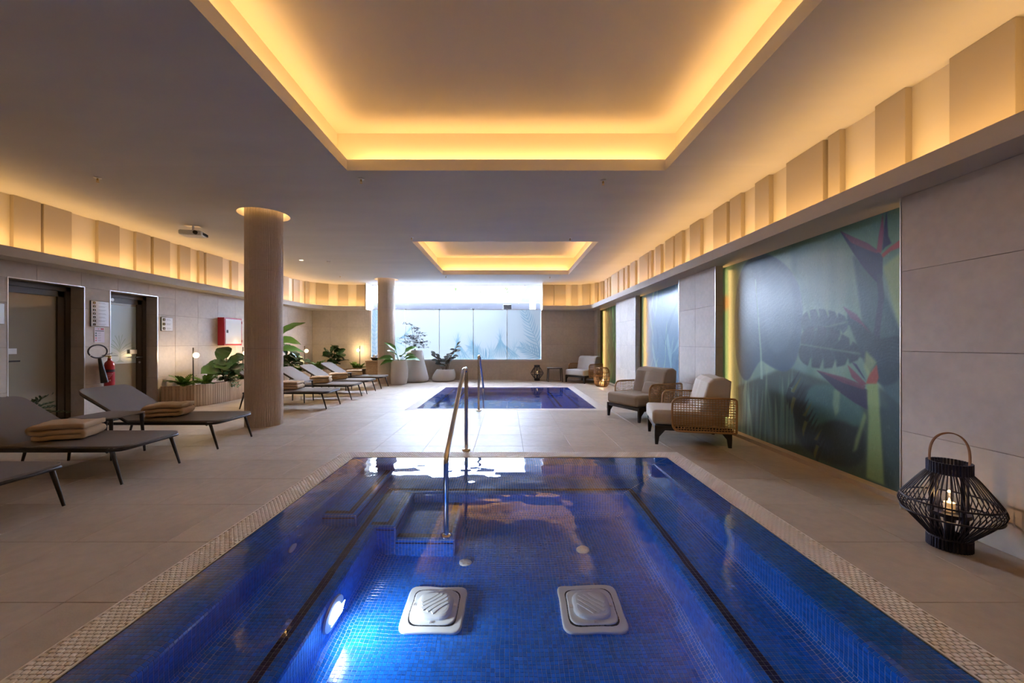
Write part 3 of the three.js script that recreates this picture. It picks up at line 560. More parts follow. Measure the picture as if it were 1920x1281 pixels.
// ---------------------------------------------------------------- columns
COLUMNS.forEach(([x, z], i) => {
  const ribs = 60, seg = ribs * 4, ring = Array.from({ length: seg }, (_, k) => { const a = k / seg * Math.PI * 2, p = (k % 4) / 4, r = COL_R - (p === 0 ? 0.007 : 0); return new THREE.Vector2(r * Math.cos(a), r * Math.sin(a)); });
  const col = thing('round_column', i ? 'round fluted stone column in front of the end window' : 'round fluted stone column among the loungers', 'column', [x, 0, -z], 0, 'fluted columns');
  col.userData.kind = 'structure';
  const s = new THREE.Shape(ring), drum = (y0, y1) => metres(new THREE.ExtrudeGeometry(s, { depth: y1 - y0, bevelEnabled: false }).rotateX(-Math.PI / 2).translate(0, y0, 0));
  for (const [a, b] of [[0, 1.2], [1.203, 2.4], [2.403, 3.6]]) mk('drum', drum(a, b), M.column, col);
  mk('core', new THREE.CylinderGeometry(COL_R - 0.012, COL_R - 0.012, 3.6, 40).translate(0, 1.8, 0), M.wallGrout, col);
  const rg = mk('led_strip_light', new THREE.TorusGeometry(COL_R + 0.012, 0.005, 6, 48).rotateX(Math.PI / 2), M.led); rg.position.set(x, LIP + 0.03, -z);
  tag(rg, i ? 'ring of warm tape round the top of the window column' : 'ring of warm tape round the top of the lounger column', 'light strip', 'column light rings');
  for (let k = 0; k < 8; k++) { const a = k * Math.PI / 4 + 0.2, c = Math.cos(a), s2 = Math.sin(a); rectLight('column_ring_glow', WARM, 14, 0.2, 0.02, [x + 0.288 * c, LIP + 0.03, -z + 0.288 * s2], [x + 0.36 * c, LIP - 0.06, -z + 0.36 * s2]); }
});
// ---------------------------------------------------------------- pools
const TS = 0.025;
const TILE_GEO = (() => {                                             // one mosaic tessera, 23.4 mm with softened edges, face along +y
  const P = [], a = 0.0117, b = 0.0108, quad = (p, q, r, s) => P.push(...p, ...q, ...r, ...p, ...r, ...s);
  const ring = (i, y) => [[-i, y, -i], [i, y, -i], [i, y, i], [-i, y, i]], t = ring(b, 0.0012), m = ring(a, 0.0002), l = ring(a, -0.0014);
  quad(t[3], t[2], t[1], t[0]);
  for (let k = 0; k < 4; k++) { const n = (k + 1) % 4; quad(t[k], t[n], m[n], m[k]); quad(m[k], m[n], l[n], l[k]); }
  const g = new THREE.BufferGeometry(); g.setAttribute('position', new THREE.Float32BufferAttribute(P, 3)); g.computeVertexNormals(); return g;
})();
const BENCH = 0.40, DEEP = 0.85, RIM = 0.27, EDGE = 0.70;
function poolProfile() {                                              // [offset from the grating, height], finely sampled
  const p = [], ar = (cx, cy, r, a0, a1) => { for (let k = 1; k <= 12; k++) { const a = a0 + (a1 - a0) * k / 12; p.push([cx + r * Math.cos(a), cy + r * Math.sin(a)]); } }, W = -0.014, h = Math.PI / 2;
  p.push([0, W], [RIM - 0.05, W]); ar(RIM - 0.05, W - 0.05, 0.05, h, 0);
  p.push([RIM, -BENCH + 0.09]); ar(RIM + 0.09, -BENCH + 0.09, 0.09, Math.PI, Math.PI + h);
  p.push([EDGE - 0.05, -BENCH]); ar(EDGE - 0.05, -BENCH - 0.05, 0.05, h, 0);
  p.push([EDGE, -DEEP + 0.1]); ar(EDGE + 0.1, -DEEP + 0.1, 0.1, Math.PI, Math.PI + h);
  return p;
}
function along(p, step) {                                             // points at equal steps with their direction
  const out = []; let acc = step / 2, s = 0;
  for (let i = 0; i + 1 < p.length; i++) { const dx = p[i + 1][0] - p[i][0], dy = p[i + 1][1] - p[i][1], l = Math.hypot(dx, dy); while (acc <= s + l) { const t = (acc - s) / l; out.push([p[i][0] + dx * t, p[i][1] + dy * t, dx / l, dy / l]); acc += step; } s += l; }
  return out;
}
const BLUES = Array.from({ length: 16 }, () => { const k = rr(0.80, 1.22); return lin(0.006 * k, 0.155 * k, 0.68 * k); }), DARKS = Array.from({ length: 6 }, () => { const k = rr(0.7, 1.2); return lin(0.003 * k, 0.012 * k, 0.085 * k); });
const mosaicTex = tex(256, (u, v) => { const fu = (u * 8) % 1, fv = (v * 8) % 1, g = fu < 0.06 || fv < 0.06, k = 0.85 + 0.3 * hash2(Math.floor(u * 8), Math.floor(v * 8), 3); return g ? [0.62, 0.68, 0.80] : [0.04 * k, 0.34 * k, 0.78 * k]; }, { srgb: true, rep: 5 });
M.mosaicFar = mat({ map: mosaicTex, roughness: 0.18 });
M.mosaicDark = mat({ color: lin(0.008, 0.012, 0.05), roughness: 0.18 });
POOLS.forEach((pool, pi) => {
  const near = pi === 0, { xc, z0, z1 } = pool, x0 = xc - PW + GW, x1 = xc + PW - GW, a0 = z0 + GW, a1 = z1 - GW;
  const root = thing('spa_pool', near ? 'near blue mosaic spa pool with benches and corner steps' : 'far blue mosaic spa pool by the end window', 'pool', [0, 0, 0], 0, 'spa pools');
  const prof = poolProfile();
  // the four sides: start corner, direction along, direction inwards, length
  const sides = [[x0, a1, 1, 0, 0, -1, x1 - x0], [x1, a1, 0, -1, -1, 0, a1 - a0], [x1, a0, -1, 0, 0, 1, x1 - x0], [x0, a0, 0, 1, 1, 0, a1 - a0]];
  const P = [], U = [];
  const fine = [prof[0], ...prof.slice(1)];
  for (const [sx, sz, ux, uz, nx, nz, L] of sides) {
    let s = 0;
    for (let i = 0; i + 1 < fine.length; i++) {
      const [o, y] = fine[i], [o2, y2] = fine[i + 1], l = Math.hypot(o2 - o, y2 - y), lift = near ? 0.0009 : 0;
      const pt = (o_, y_, t) => [sx + ux * t + nx * o_, y_ - lift, -(sz + uz * t + nz * o_)];
      const A = pt(o, y, o), B = pt(o, y, L - o), C = pt(o2, y2, L - o2), D = pt(o2, y2, o2);
      P.push(...A, ...D, ...C, ...A, ...C, ...B);
      U.push(o, s, o2, s + l, L - o2, s + l, o, s, L - o2, s + l, L - o, s);
      s += l;
    }
  }
  const plen = prof.slice(1).reduce((t, p, i) => t + Math.hypot(p[0] - prof[i][0], p[1] - prof[i][1]), 0), fo = EDGE + 0.1 - (plen % TS), F = [x0 + fo, x1 - fo, a0 + fo, a1 - fo];
  const fl = (x, z) => [x, -DEEP - (near ? 0.0009 : 0), -z];
  P.push(...fl(F[0], F[2]), ...fl(F[1], F[2]), ...fl(F[1], F[3]), ...fl(F[0], F[2]), ...fl(F[1], F[3]), ...fl(F[0], F[3]));
  U.push(F[0], F[2], F[1], F[2], F[1], F[3], F[0], F[2], F[1], F[3], F[0], F[3]);
  const bg = new THREE.BufferGeometry(); bg.setAttribute('position', new THREE.Float32BufferAttribute(P, 3)); bg.setAttribute('uv', new THREE.Float32BufferAttribute(U, 2)); bg.computeVertexNormals();
  mk('basin', bg, near ? M.poolGrout : M.mosaicFar, root);
  const inst = [], cols = [], e1 = V(), e2 = V(), nn = V(), m4 = new THREE.Matrix4();
  const putTile = (pos, ea, eb, en, sa, sb, dark) => {
    m4.makeBasis(e1.copy(ea).multiplyScalar(sa), nn.copy(en), e2.copy(eb).multiplyScalar(sb)).setPosition(pos);
    inst.push(m4.clone()); cols.push(dark ? DARKS[Math.floor(rnd() * 6)] : BLUES[Math.floor(rnd() * 16)]);
  };
  // a flat patch of tesserae: origin, two edge directions with lengths, facing
  const patch = (O, ua, la, ub, lb, n, dark = () => false) => {
    const na = Math.max(1, Math.round(la / TS)), nb = Math.max(1, Math.round(lb / TS)), sa = la / na, sb = lb / nb;
    for (let i = 0; i < na; i++) for (let j = 0; j < nb; j++) putTile(O.clone().addScaledVector(ua, (i + 0.5) * sa).addScaledVector(ub, (j + 0.5) * sb), ua, ub, n, sa / TS, sb / TS, dark((i + 0.5) * sa, (j + 0.5) * sb));
  };
  if (near) {
    for (const [sx, sz, ux, uz, nx, nz, L] of sides) for (const [o, y, dx, dy] of along(prof, TS)) {
      const stripe = o > EDGE - 0.125 && o < EDGE - 0.072 && Math.abs(dy) < 0.01 && y < -0.2;
      const n = Math.floor((L - 2 * o) / TS), rest = (L - 2 * o - n * TS) / 2, ea = V(ux, 0, -uz), eb = V(nx * dx, dy, -nz * dx), en = V().crossVectors(eb, ea);
      if (en.y < -0.01 || (Math.abs(en.y) < 0.01 && en.x * nx - en.z * nz < 0)) en.negate();
      const place = (t, w) => putTile(V(sx + ux * t + nx * o, y, -(sz + uz * t + nz * o)), ea, eb, en, w / TS, 1, stripe);
      for (let k = 0; k < n; k++) place(o + rest + (k + 0.5) * TS, TS);
      if (rest > 0.004) { place(o + rest / 2, rest); place(L - o - rest / 2, rest); }
    }
    patch(V(F[0], -DEEP, -F[2]), V(1, 0, 0), F[1] - F[0], V(0, 0, -1), F[3] - F[2], V(0, 1, 0));
    // three steps that go down from the left side, their faces tiled
    const step = (xa, xb, za, zb, yt, yb, label) => {
      const r = 0.014, blk = mk('step', rbox(xb - xa - 0.001, yt - yb - 0.001 + 0.02, zb - za - 0.001 + 0.02, 0.017, (xa + xb) / 2 - 0.0005, (yt + yb) / 2 - 0.0105, -(za + zb) / 2 - 0.0105, 2), M.poolGrout, root);
      const X = V(1, 0, 0), Y = V(0, 1, 0), Z = V(0, 0, -1), q = Math.SQRT1_2;
      patch(V(xa, yt, -(za + r)), X, xb - xa - r, Z, zb - za - r, Y, (u, v) => (v > 0.035 && v < 0.085 && u < xb - xa - r - 0.035) || (u > xb - xa - r - 0.085 && u < xb - xa - r - 0.035 && v > 0.035));
      patch(V(xa, yb, -za), X, xb - xa - r, Y, yt - yb - r, V(0, 0, 1), (u, v) => v > yt - yb - r - 0.05 && v < yt - yb - r - 0.022);
      patch(V(xb, yb, -(za + r)), Z, zb - za - r, Y, yt - yb - r, X, (u, v) => v > yt - yb - r - 0.05 && v < yt - yb - r - 0.022);
      patch(V(xa, yt - r, -za), X, xb - xa - r, V(0, q, -q), r * 1.414, V(0, q, q));
      patch(V(xb - r, yb, -za), V(q, 0, -q), r * 1.414, Y, yt - yb - r, V(q, 0, q));
      patch(V(xb, yt - r, -(za + r)), Z, zb - za - r, V(-q, q, 0), r * 1.414, V(q, q, 0));
    };
    step(x0 + RIM, -1.19, 3.15, a1 - RIM, -0.19, -BENCH - 0.01);
    step(x0 + EDGE - 0.06, -0.88, 3.15, a1 - EDGE + 0.03, -BENCH + 0.004, -DEEP);
    step(-0.88, -0.41, 3.15, a1 - EDGE + 0.03, -0.60, -DEEP);
    const im = new THREE.InstancedMesh(TILE_GEO, M.mosaic, inst.length);
    inst.forEach((m, k) => { im.setMatrixAt(k, m); im.setColorAt(k, cols[k]); });
    im.name = 'mosaic_tiles'; im.userData.kind = 'stuff'; im.castShadow = im.receiveShadow = true; root.add(im);
  } else {
    mk('stripe', mrg([[x0 + 0.58, x0 + 0.63, a0 + 0.58, a1 - 0.58], [x1 - 0.63, x1 - 0.58, a0 + 0.58, a1 - 0.58], [x0 + 0.63, x1 - 0.63, a1 - 0.63, a1 - 0.58], [x0 + 0.63, x1 - 0.63, a0 + 0.58, a0 + 0.63]].map(([a, b, c, d]) => span(a, b, -BENCH - 0.002, -BENCH + 0.002, -c, -d))), M.mosaicDark, root);
  }
  // overflow grating: a channel bed with rows of rounded studs
  const runs = [[xc - PW, xc + PW, z1 - GW, z1], [xc - PW, xc + PW, z0, z0 + GW], [xc - PW, xc - PW + GW, z0 + GW, z1 - GW], [xc + PW - GW, xc + PW, z0 + GW, z1 - GW]];
  mk('grating_bed', mrg(runs.map(([a, b, c, d]) => span(a, b, -0.05, -0.007, -c, -d))), M.grateBed, root);
  mk('grating_edge', mrg([span(xc - PW, xc + PW, -0.04, 0.001, -z1, -(z1 - 0.008)), span(xc - PW, xc + PW, -0.04, 0.001, -z0, -(z0 + 0.008)), span(xc - PW, xc - PW + 0.008, -0.04, 0.001, -z0, -z1), span(xc + PW - 0.008, xc + PW, -0.04, 0.001, -z0, -z1), span(x0 - 0.008, x0, -0.04, 0.0, -a0, -a1), span(x1, x1 + 0.008, -0.04, 0.0, -a0, -a1), span(x0 - 0.008, x1 + 0.008, -0.04, 0.0, -a1, -a1 - 0.008), span(x0 - 0.008, x1 + 0.008, -0.04, 0.0, -a0 + 0.008, -a0)]), M.grate, root);
  const stud = rbox(0.0262, 0.008, 0.0195, 0.0038, 0, -0.003, 0, 1), gi = [], PITCH = 0.0275, ROW = 0.0215;
  for (const [a, b, c, d] of runs) {
    const nx = Math.max(1, Math.floor((b - a - 0.01) / PITCH)), nz = Math.max(1, Math.floor((d - c - 0.008) / ROW));
    for (let j = 0; j < nz; j++) for (let i = 0; i < nx; i++) { const x = a + 0.008 + (i + 0.5 + (j % 2 ? 0.25 : -0.25)) * (b - a - 0.016) / nx, z = c + 0.006 + (j + 0.5) * (d - c - 0.012) / nz; gi.push(new THREE.Matrix4().makeTranslation(x, 0, -z)); }
  }
  const gm = new THREE.InstancedMesh(stud, M.grate, gi.length); gi.forEach((m, k) => gm.setMatrixAt(k, m)); gm.name = 'grating_studs'; gm.userData.kind = 'stuff'; gm.castShadow = gm.receiveShadow = true; root.add(gm);
  // water, brim full up to the grating
  const water = mk('pool_water', metres(new THREE.BoxGeometry(x1 - x0, DEEP + 0.06, a1 - a0).translate((x0 + x1) / 2, -0.005 - (DEEP + 0.06) / 2, -(a0 + a1) / 2)), M.water);
  tag(water, near ? 'still clear water filling the near pool' : 'still clear water filling the far pool', 'water', 'pool water', 'stuff');
  // shell under the basin
  mk('shell', mrg([span(x0 - 0.1, x1 + 0.1, -DEEP - 0.2, -DEEP - 0.1, -a0 + 0.1, -a1 - 0.1), span(x0 - 0.12, x0 - 0.02, -DEEP - 0.1, -0.06, -a0 + 0.1, -a1 - 0.1), span(x1 + 0.02, x1 + 0.12, -DEEP - 0.1, -0.06, -a0 + 0.1, -a1 - 0.1), span(x0, x1, -DEEP - 0.1, -0.06, -a1 - 0.12, -a1 - 0.02), span(x0, x1, -DEEP - 0.1, -0.06, -a0 + 0.02, -a0 + 0.12)]), M.poolGrout, root);
  if (!near) return;
  // floor drains, inlets and the lamp
  const drain = (x, z, label) => {
    const g = thing('drain_cover', label, 'drain', [x, -DEEP + 0.001, -z], 0, 'square pool drains');
    const fr = (w, r, y, hgt, bev) => new THREE.ExtrudeGeometry(roundRect(w - 2 * bev, w - 2 * bev, r), { depth: hgt, bevelEnabled: true, bevelSize: bev, bevelThickness: bev * 0.7, bevelSegments: 4, curveSegments: 8 }).rotateX(-Math.PI / 2).translate(0, y, 0);
    mk('frame', fr(0.40, 0.05, 0.008, 0.01, 0.014), M.plastic, g);
    mk('gasket', fr(0.312, 0.06, 0.02, 0.01, 0.002), M.black, g);
    const lid = mk('lid', mrg([fr(0.30, 0.06, 0.022, 0.012, 0.012), fr(0.235, 0.05, 0.034, 0.02, 0.035)]), M.plastic, g);
    for (let k = -2; k <= 2; k++) mk('rib', rbox(0.20 - 0.035 * Math.abs(k), 0.006, 0.022, 0.003, 0, 0, 0, 1).rotateY(Math.PI / 4 * (x < 0 ? 1 : -1)).translate(0.021 * k, 0.080, 0.021 * k * (x < 0 ? 1 : -1)), M.plastic, lid);
    for (const [u, v] of [[0.129, 0], [-0.129, 0], [0, 0.129], [0, -0.129]]) mk('screw', mrg([new THREE.CylinderGeometry(0.008, 0.008, 0.006, 12), box(0.026, 0.003, 0.026, 0, -0.003, 0)]).translate(u, 0.047, v), M.steelTrim, g);
  };
  drain(-0.468, 2.60, 'square pale drain cover nearest the lit pool lamp'); drain(0.55, 2.60, 'square pale drain cover further from the pool lamp');
  const inlet = (x, z, label) => { const g = thing('floor_inlet', label, 'inlet', [x, -DEEP + 0.001, -z], 0, 'round floor inlets'); mk('disc', lathe([[0, 0.016], [0.03, 0.016], [0.048, 0.010], [0.05, 0]], 24), M.plastic, g); for (let k = 0; k < 6; k++) mk('fin', box(0.028, 0.004, 0.005, 0.028, 0.016, 0).rotateY(k * Math.PI / 3), M.white, g); };
  inlet(-0.322, 3.08, 'small round inlet in front of the pool steps'); inlet(0.62, 3.24, 'small round inlet away from the pool steps');
  const wj = mk('wall_inlet', new THREE.CylinderGeometry(0.045, 0.05, 0.012, 24).rotateZ(Math.PI / 2), M.plastic); wj.position.set(x0 + RIM + 0.006, -0.23, -2.70); tag(wj, 'small round inlet on the pool wall above the bench', 'inlet');
  const lamp = thing('pool_lamp', 'lit round underwater lamp in the bench face', 'lamp', [x0 + EDGE + 0.002, -0.60, -2.36]);
  mk('bezel', new THREE.CylinderGeometry(0.125, 0.13, 0.012, 40).rotateZ(-Math.PI / 2).translate(0.006, 0, 0), M.plastic, lamp);
  mk('lens', new THREE.CylinderGeometry(0.07, 0.07, 0.006, 40).rotateZ(-Math.PI / 2).translate(0.014, 0, 0), mat({ color: lin(0.9, 0.95, 1), emissive: lin(0.8, 0.92, 1), emissiveIntensity: 4 }), lamp);
  const l = new THREE.RectAreaLight(lin(0.82, 0.92, 1.0), 80, 0.13, 0.13); l.name = 'pool_lamp_beam'; l.position.set(x0 + EDGE + 0.035, -0.60, -2.36); l.lookAt(x0 + EDGE + 1, -0.75, -2.30); scene.add(l);
});
// ---------------------------------------------------------------- handrails
function handrail(label, pts, feet) {
  const g = thing('pool_handrail', label, 'handrail', [0, 0, 0], 0, 'pool handrails');
  const path = new THREE.CurvePath(), v = pts.map((p) => V(...p)), R = 0.05; let prev = v[0];
  for (let i = 1; i < v.length - 1; i++) { const a = v[i].clone().add(v[i - 1].clone().sub(v[i]).normalize().multiplyScalar(R)), b = v[i].clone().add(v[i + 1].clone().sub(v[i]).normalize().multiplyScalar(R)); path.add(new THREE.LineCurve3(prev, a)); path.add(new THREE.QuadraticBezierCurve3(a, v[i], b)); prev = b; }
  path.add(new THREE.LineCurve3(prev, v[v.length - 1]));
  mk('rail', new THREE.TubeGeometry(path, 160, 0.0215, 16), M.chrome, g);
  for (const f of feet) mk('base_flange', lathe([[0, 0.022], [0.03, 0.022], [0.05, 0.016], [0.052, 0]], 28).translate(...f), M.chrome, g);
}
handrail('bent steel handrail into the near pool', [[-0.485, 0, -4.78], [-0.485, 0.985, -4.78], [-0.49, 0.985, -4.55], [-0.49, 0.36, -3.22], [-0.49, -0.59, -3.22]], [[-0.485, 0, -4.78], [-0.49, -0.598, -3.22]]);
handrail('bent steel handrail into the far pool', [[-0.53, 0, -7.55], [-0.53, 1.04, -7.55], [-0.53, 1.04, -7.75], [-0.53, 0.30, -9.05], [-0.53, -0.39, -9.05]], [[-0.53, 0, -7.55]]);
// ---------------------------------------------------------------- doors in the left wall
DOORS.forEach(([a, b], i) => {
  const d = struct(`door_${i + 1}`), X = XL - 0.26, fw = 0.075;
  mk('frame', mrg([span(X - 0.05, X + 0.05, 0, DOOR_H, -(b - fw), -b), span(X - 0.05, X + 0.05, 0, DOOR_H, -a, -(a + fw)), span(X - 0.05, X + 0.05, DOOR_H - fw, DOOR_H, -a, -b)]), M.brown, d);
  const lf = 0.09, la = a + fw + 0.004, lb = b - fw - 0.004, top = DOOR_H - fw - 0.004;
  mk('leaf_frame', mrg([span(X - 0.035, X + 0.03, 0.01, top, -(lb - lf), -lb), span(X - 0.035, X + 0.03, 0.01, top, -la, -(la + lf)), span(X - 0.035, X + 0.03, top - lf, top, -la, -lb), span(X - 0.035, X + 0.03, 0.01, 0.12, -la, -lb)]), M.brown, d);
  mk('pane', span(X - 0.012, X + 0.002, 0.12, top - lf, -(la + lf), -(lb - lf)), M.doorGlass, d);
  if (i === 0) {
    const h = mk('handle', mrg([bar([X + 0.03, 1.03, -(la + 0.05)], [X + 0.085, 1.03, -(la + 0.05)], 0.01), bar([X + 0.085, 1.03, -(la + 0.04)], [X + 0.085, 1.03, -(la + 0.19)], 0.011)]), M.black, d);
    mk('notice_plate', span(X + 0.03, X + 0.033, 1.13, 1.21, -(la + 0.02), -(la + 0.2)), M.white, d);
  } else {
    mk('handle', mrg([bar([X + 0.03, 1.02, -(lb - 0.05)], [X + 0.085, 1.02, -(lb - 0.05)], 0.01), bar([X + 0.085, 1.02, -(lb - 0.04)], [X + 0.085, 1.02, -(lb - 0.18)], 0.011), new THREE.CylinderGeometry(0.026, 0.026, 0.012, 20).rotateZ(Math.PI / 2).translate(X + 0.036, 1.02, -(lb - 0.05))]), M.black, d);
    mk('keyhole', new THREE.CylinderGeometry(0.02, 0.02, 0.01, 16).rotateZ(Math.PI / 2).translate(X + 0.035, 0.92, -(lb - 0.05)), M.steelTrim, d);
    mk('notice_plate', span(X + 0.03, X + 0.033, 1.08, 1.16, -(lb - 0.10), -(lb - 0.24)), M.white, d);
    // frosted film with a palm print on the upper part of the pane
    const film = canvasTex(384, 640, (c, w, h) => { c.fillStyle = '#aebfc4'; c.fillRect(0, 0, w, h); c.strokeStyle = '#93a8a2'; c.lineCap = 'round'; for (let k = 0; k < 15; k++) { const t = (25 + 125 * k / 14) * Math.PI / 180, l = h * rr(0.32, 0.5); c.lineWidth = rr(5, 10); c.beginPath(); c.moveTo(w * 0.45 + (k - 7) * 6, h * 0.97); c.quadraticCurveTo(w * 0.45 + 0.5 * l * Math.cos(t), h * 0.97 - 0.55 * l * Math.sin(t), w * 0.45 - l * Math.cos(t), h * 0.97 - l * Math.sin(t)); c.stroke(); } });
    const g = new THREE.PlaneGeometry(lb - la - 2 * lf, 1.06);
    const f = mk('frosted_film', g, mat({ map: film, roughness: 0.25 }), d); f.position.set(X + 0.004, 1.44, -(la + lb) / 2); f.rotation.y = Math.PI / 2;
    mk('round_sign', new THREE.CylinderGeometry(0.03, 0.03, 0.006, 24).rotateZ(Math.PI / 2).translate(X + 0.034, top - 0.045, -(la + 0.18)), M.white, d);
  }
  mk('backing', span(X - 0.14, X - 0.12, 0, DOOR_H + 0.1, -(a - 0.1), -(b + 0.1)), M.wallGrout, d);
});
// ---------------------------------------------------------------- signs, cabinet and extinguisher on the left wall
const onWall = (o, y, Z, out = 0) => { o.position.set(XL + out, y, -Z); return o; };
function signBoard(label, wz, hy, rows, y, Z, text) {
  const t = canvasTex(256, Math.round(256 * hy / wz), (c, w, h) => {
    c.fillStyle = '#dfe3ea'; c.fillRect(0, 0, w, h);
    rows.forEach((r, k) => {
      const yy = h * (k + 0.5) / rows.length, s = Math.min(h / rows.length * 0.62, w * 0.18);
      c.fillStyle = '#26262b'; c.fillRect(w * 0.09, yy - s / 2, s, s);
      c.fillStyle = '#e9ebef'; c.beginPath(); c.arc(w * 0.09 + s / 2, yy - s * 0.14, s * 0.15, 0, 7); c.fill(); c.fillRect(w * 0.09 + s * 0.36, yy, s * 0.28, s * 0.32);
      c.fillStyle = '#7d828c'; for (let q = 0; q < 3; q++) c.fillRect(w * 0.36, yy - s * 0.36 + q * s * 0.3, w * (0.36 + 0.14 * ((k * 7 + q * 5) % 4) / 4), s * 0.07);
    });
  });
  const g = thing('sign_board', label, 'sign', [XL, y, -Z], Math.PI / 2, 'information boards on the door wall');
  const curve = new THREE.Shape(); curve.moveTo(-wz / 2, 0); curve.lineTo(-wz / 2, 0.012); curve.quadraticCurveTo(0, 0.045, wz / 2, 0.012); curve.lineTo(wz / 2, 0); curve.lineTo(-wz / 2, 0);
  mk('backing', new THREE.ExtrudeGeometry(curve, { depth: hy, bevelEnabled: false, curveSegments: 16 }).rotateX(-Math.PI / 2).scale(1, 1, -1).rotateX(0).translate(0, -hy / 2, 0), M.steelTrim, g);
  // a gently bowed printed face
  const N = 16, pg = new THREE.PlaneGeometry(wz - 0.01, hy - 0.008, N, 1), p = pg.attributes.position;
  for (let k = 0; k < p.count; k++) { const u = p.getX(k) / wz + 0.5; p.setZ(k, 0.0145 + 4 * u * (1 - u) * 0.0165); }
  pg.computeVertexNormals();
  mk('printed_face', pg, mat({ map: t, roughness: 0.13, clearcoat: 1, clearcoatRoughness: 0.04 }), g);
}
signBoard('tall curved steel board with seven pictograms above the extinguisher', 0.30, 0.42, [1, 2, 3, 4, 5, 6, 7], 1.77, 6.63);
signBoard('small curved steel board with three pictograms beside the second door', 0.27, 0.27, [1, 2, 3], 1.66, 7.94);
signBoard('white curved board on the near side of the first door', 0.30, 0.28, [1, 2], 1.68, 5.22);
{
  const t = canvasTex(200, 300, (c, w, h) => { c.fillStyle = '#cfc7d6'; c.fillRect(0, 0, w, h); c.fillStyle = '#b04652'; c.font = 'bold 40px sans-serif'; c.fillText('! ! SE', 14, 44); c.fillRect(120, 14, 66, 30); c.fillStyle = '#6c6670'; c.fillRect(10, 60, 180, 18); for (let k = 0; k < 4; k++) { c.fillStyle = k < 2 ? '#5d6c74' : '#c7808a'; c.fillRect(14, 100 + 48 * k, 34, 30); c.fillStyle = '#9a93a2'; c.fillRect(70, 104 + 48 * k, 60, 7); c.fillRect(70, 118 + 48 * k, 46, 6); } });
  const n = mk('notice_sheet', new THREE.BoxGeometry(0.165, 0.25, 0.004), [M.white, M.white, M.white, M.white, mat({ map: t, roughness: 0.5 }), M.white]);
  onWall(n, 1.42, 6.63, 0.003); n.rotation.y = Math.PI / 2; tag(n, 'printed paper notice with a red heading under the pictogram board', 'notice');
}
{
  const c = thing('hose_cabinet', 'red steel hose cabinet with a white glossy door', 'cabinet', [XL, 1.56, -9.65], Math.PI / 2);
  mk('body', rbox(0.62, 0.66, 0.16, 0.008, 0, 0, 0.08, 1), M.redPaint, c);
  const dr = mk('door', rbox(0.55, 0.59, 0.012, 0.004, 0, 0, 0.164, 1), M.whiteGloss, c);
  mk('latch', rbox(0.05, 0.07, 0.012, 0.004, -0.22, 0, 0.174, 1), M.black, dr);
  for (const y of [-0.23, 0.23]) mk('hinge', bar([0.30, y - 0.03, 0.165], [0.30, y + 0.03, 0.165], 0.008), M.redPaint, c);
}
{
  const e = thing('fire_extinguisher', 'red gas extinguisher with a coiled black hose on the wall', 'extinguisher', [XL + 0.10, 0.55, -6.70], 0);
  mk('cylinder', lathe([[0, 0], [0.062, 0], [0.068, 0.012], [0.068, 0.36], [0.058, 0.41], [0.03, 0.44], [0.024, 0.45], [0.024, 0.48], [0, 0.48]], 32), M.red, e);
  const lb = canvasTex(256, 256, (c, w, h) => { c.fillStyle = '#a01225'; c.fillRect(0, 0, w, h); c.fillStyle = '#2a0c14'; c.fillRect(0, 20, w, 50); c.fillStyle = '#f0d9dc'; for (let k = 0; k < 4; k++) c.fillRect(30, 100 + 26 * k, 150 - 18 * k, 7); c.fillRect(40, 215, 30, 30); c.fillRect(110, 215, 30, 30); });
  mk('printed_label', new THREE.CylinderGeometry(0.0688, 0.0688, 0.22, 24, 1, true, -0.4, 2.6).translate(0, 0.20, 0), mat({ map: lb, roughness: 0.3 }), e);
  mk('valve', mrg([new THREE.CylinderGeometry(0.02, 0.02, 0.05, 16).translate(0, 0.50, 0), bar([-0.05, 0.515, 0.03], [0.02, 0.515, -0.01], 0.01)]), M.brass, e);
  mk('lever', mrg([rbox(0.02, 0.008, 0.17, 0.003, 0.0, 0.545, -0.06, 1).rotateX(0.18), rbox(0.02, 0.008, 0.15, 0.003, 0.0, 0.52, -0.06, 1)]), M.black, e);
  const hose = []; for (let k = 0; k <= 20; k++) { const t = -0.6 + k / 20 * 6.1; hose.push([0.02, 0.60 + 0.105 * Math.sin(t), 0.21 + 0.15 * Math.cos(t)]); }
  mk('hose', tube(hose, 0.011, 90, 10), M.black, e);
  mk('horn', new THREE.CylinderGeometry(0.022, 0.05, 0.42, 20).rotateX(0.20).translate(0.01, 0.29, 0.13), M.black, e);
  mk('wall_bracket', span(-0.1, -0.06, 0.3, 0.36, -0.05, 0.05), M.black, e);
}
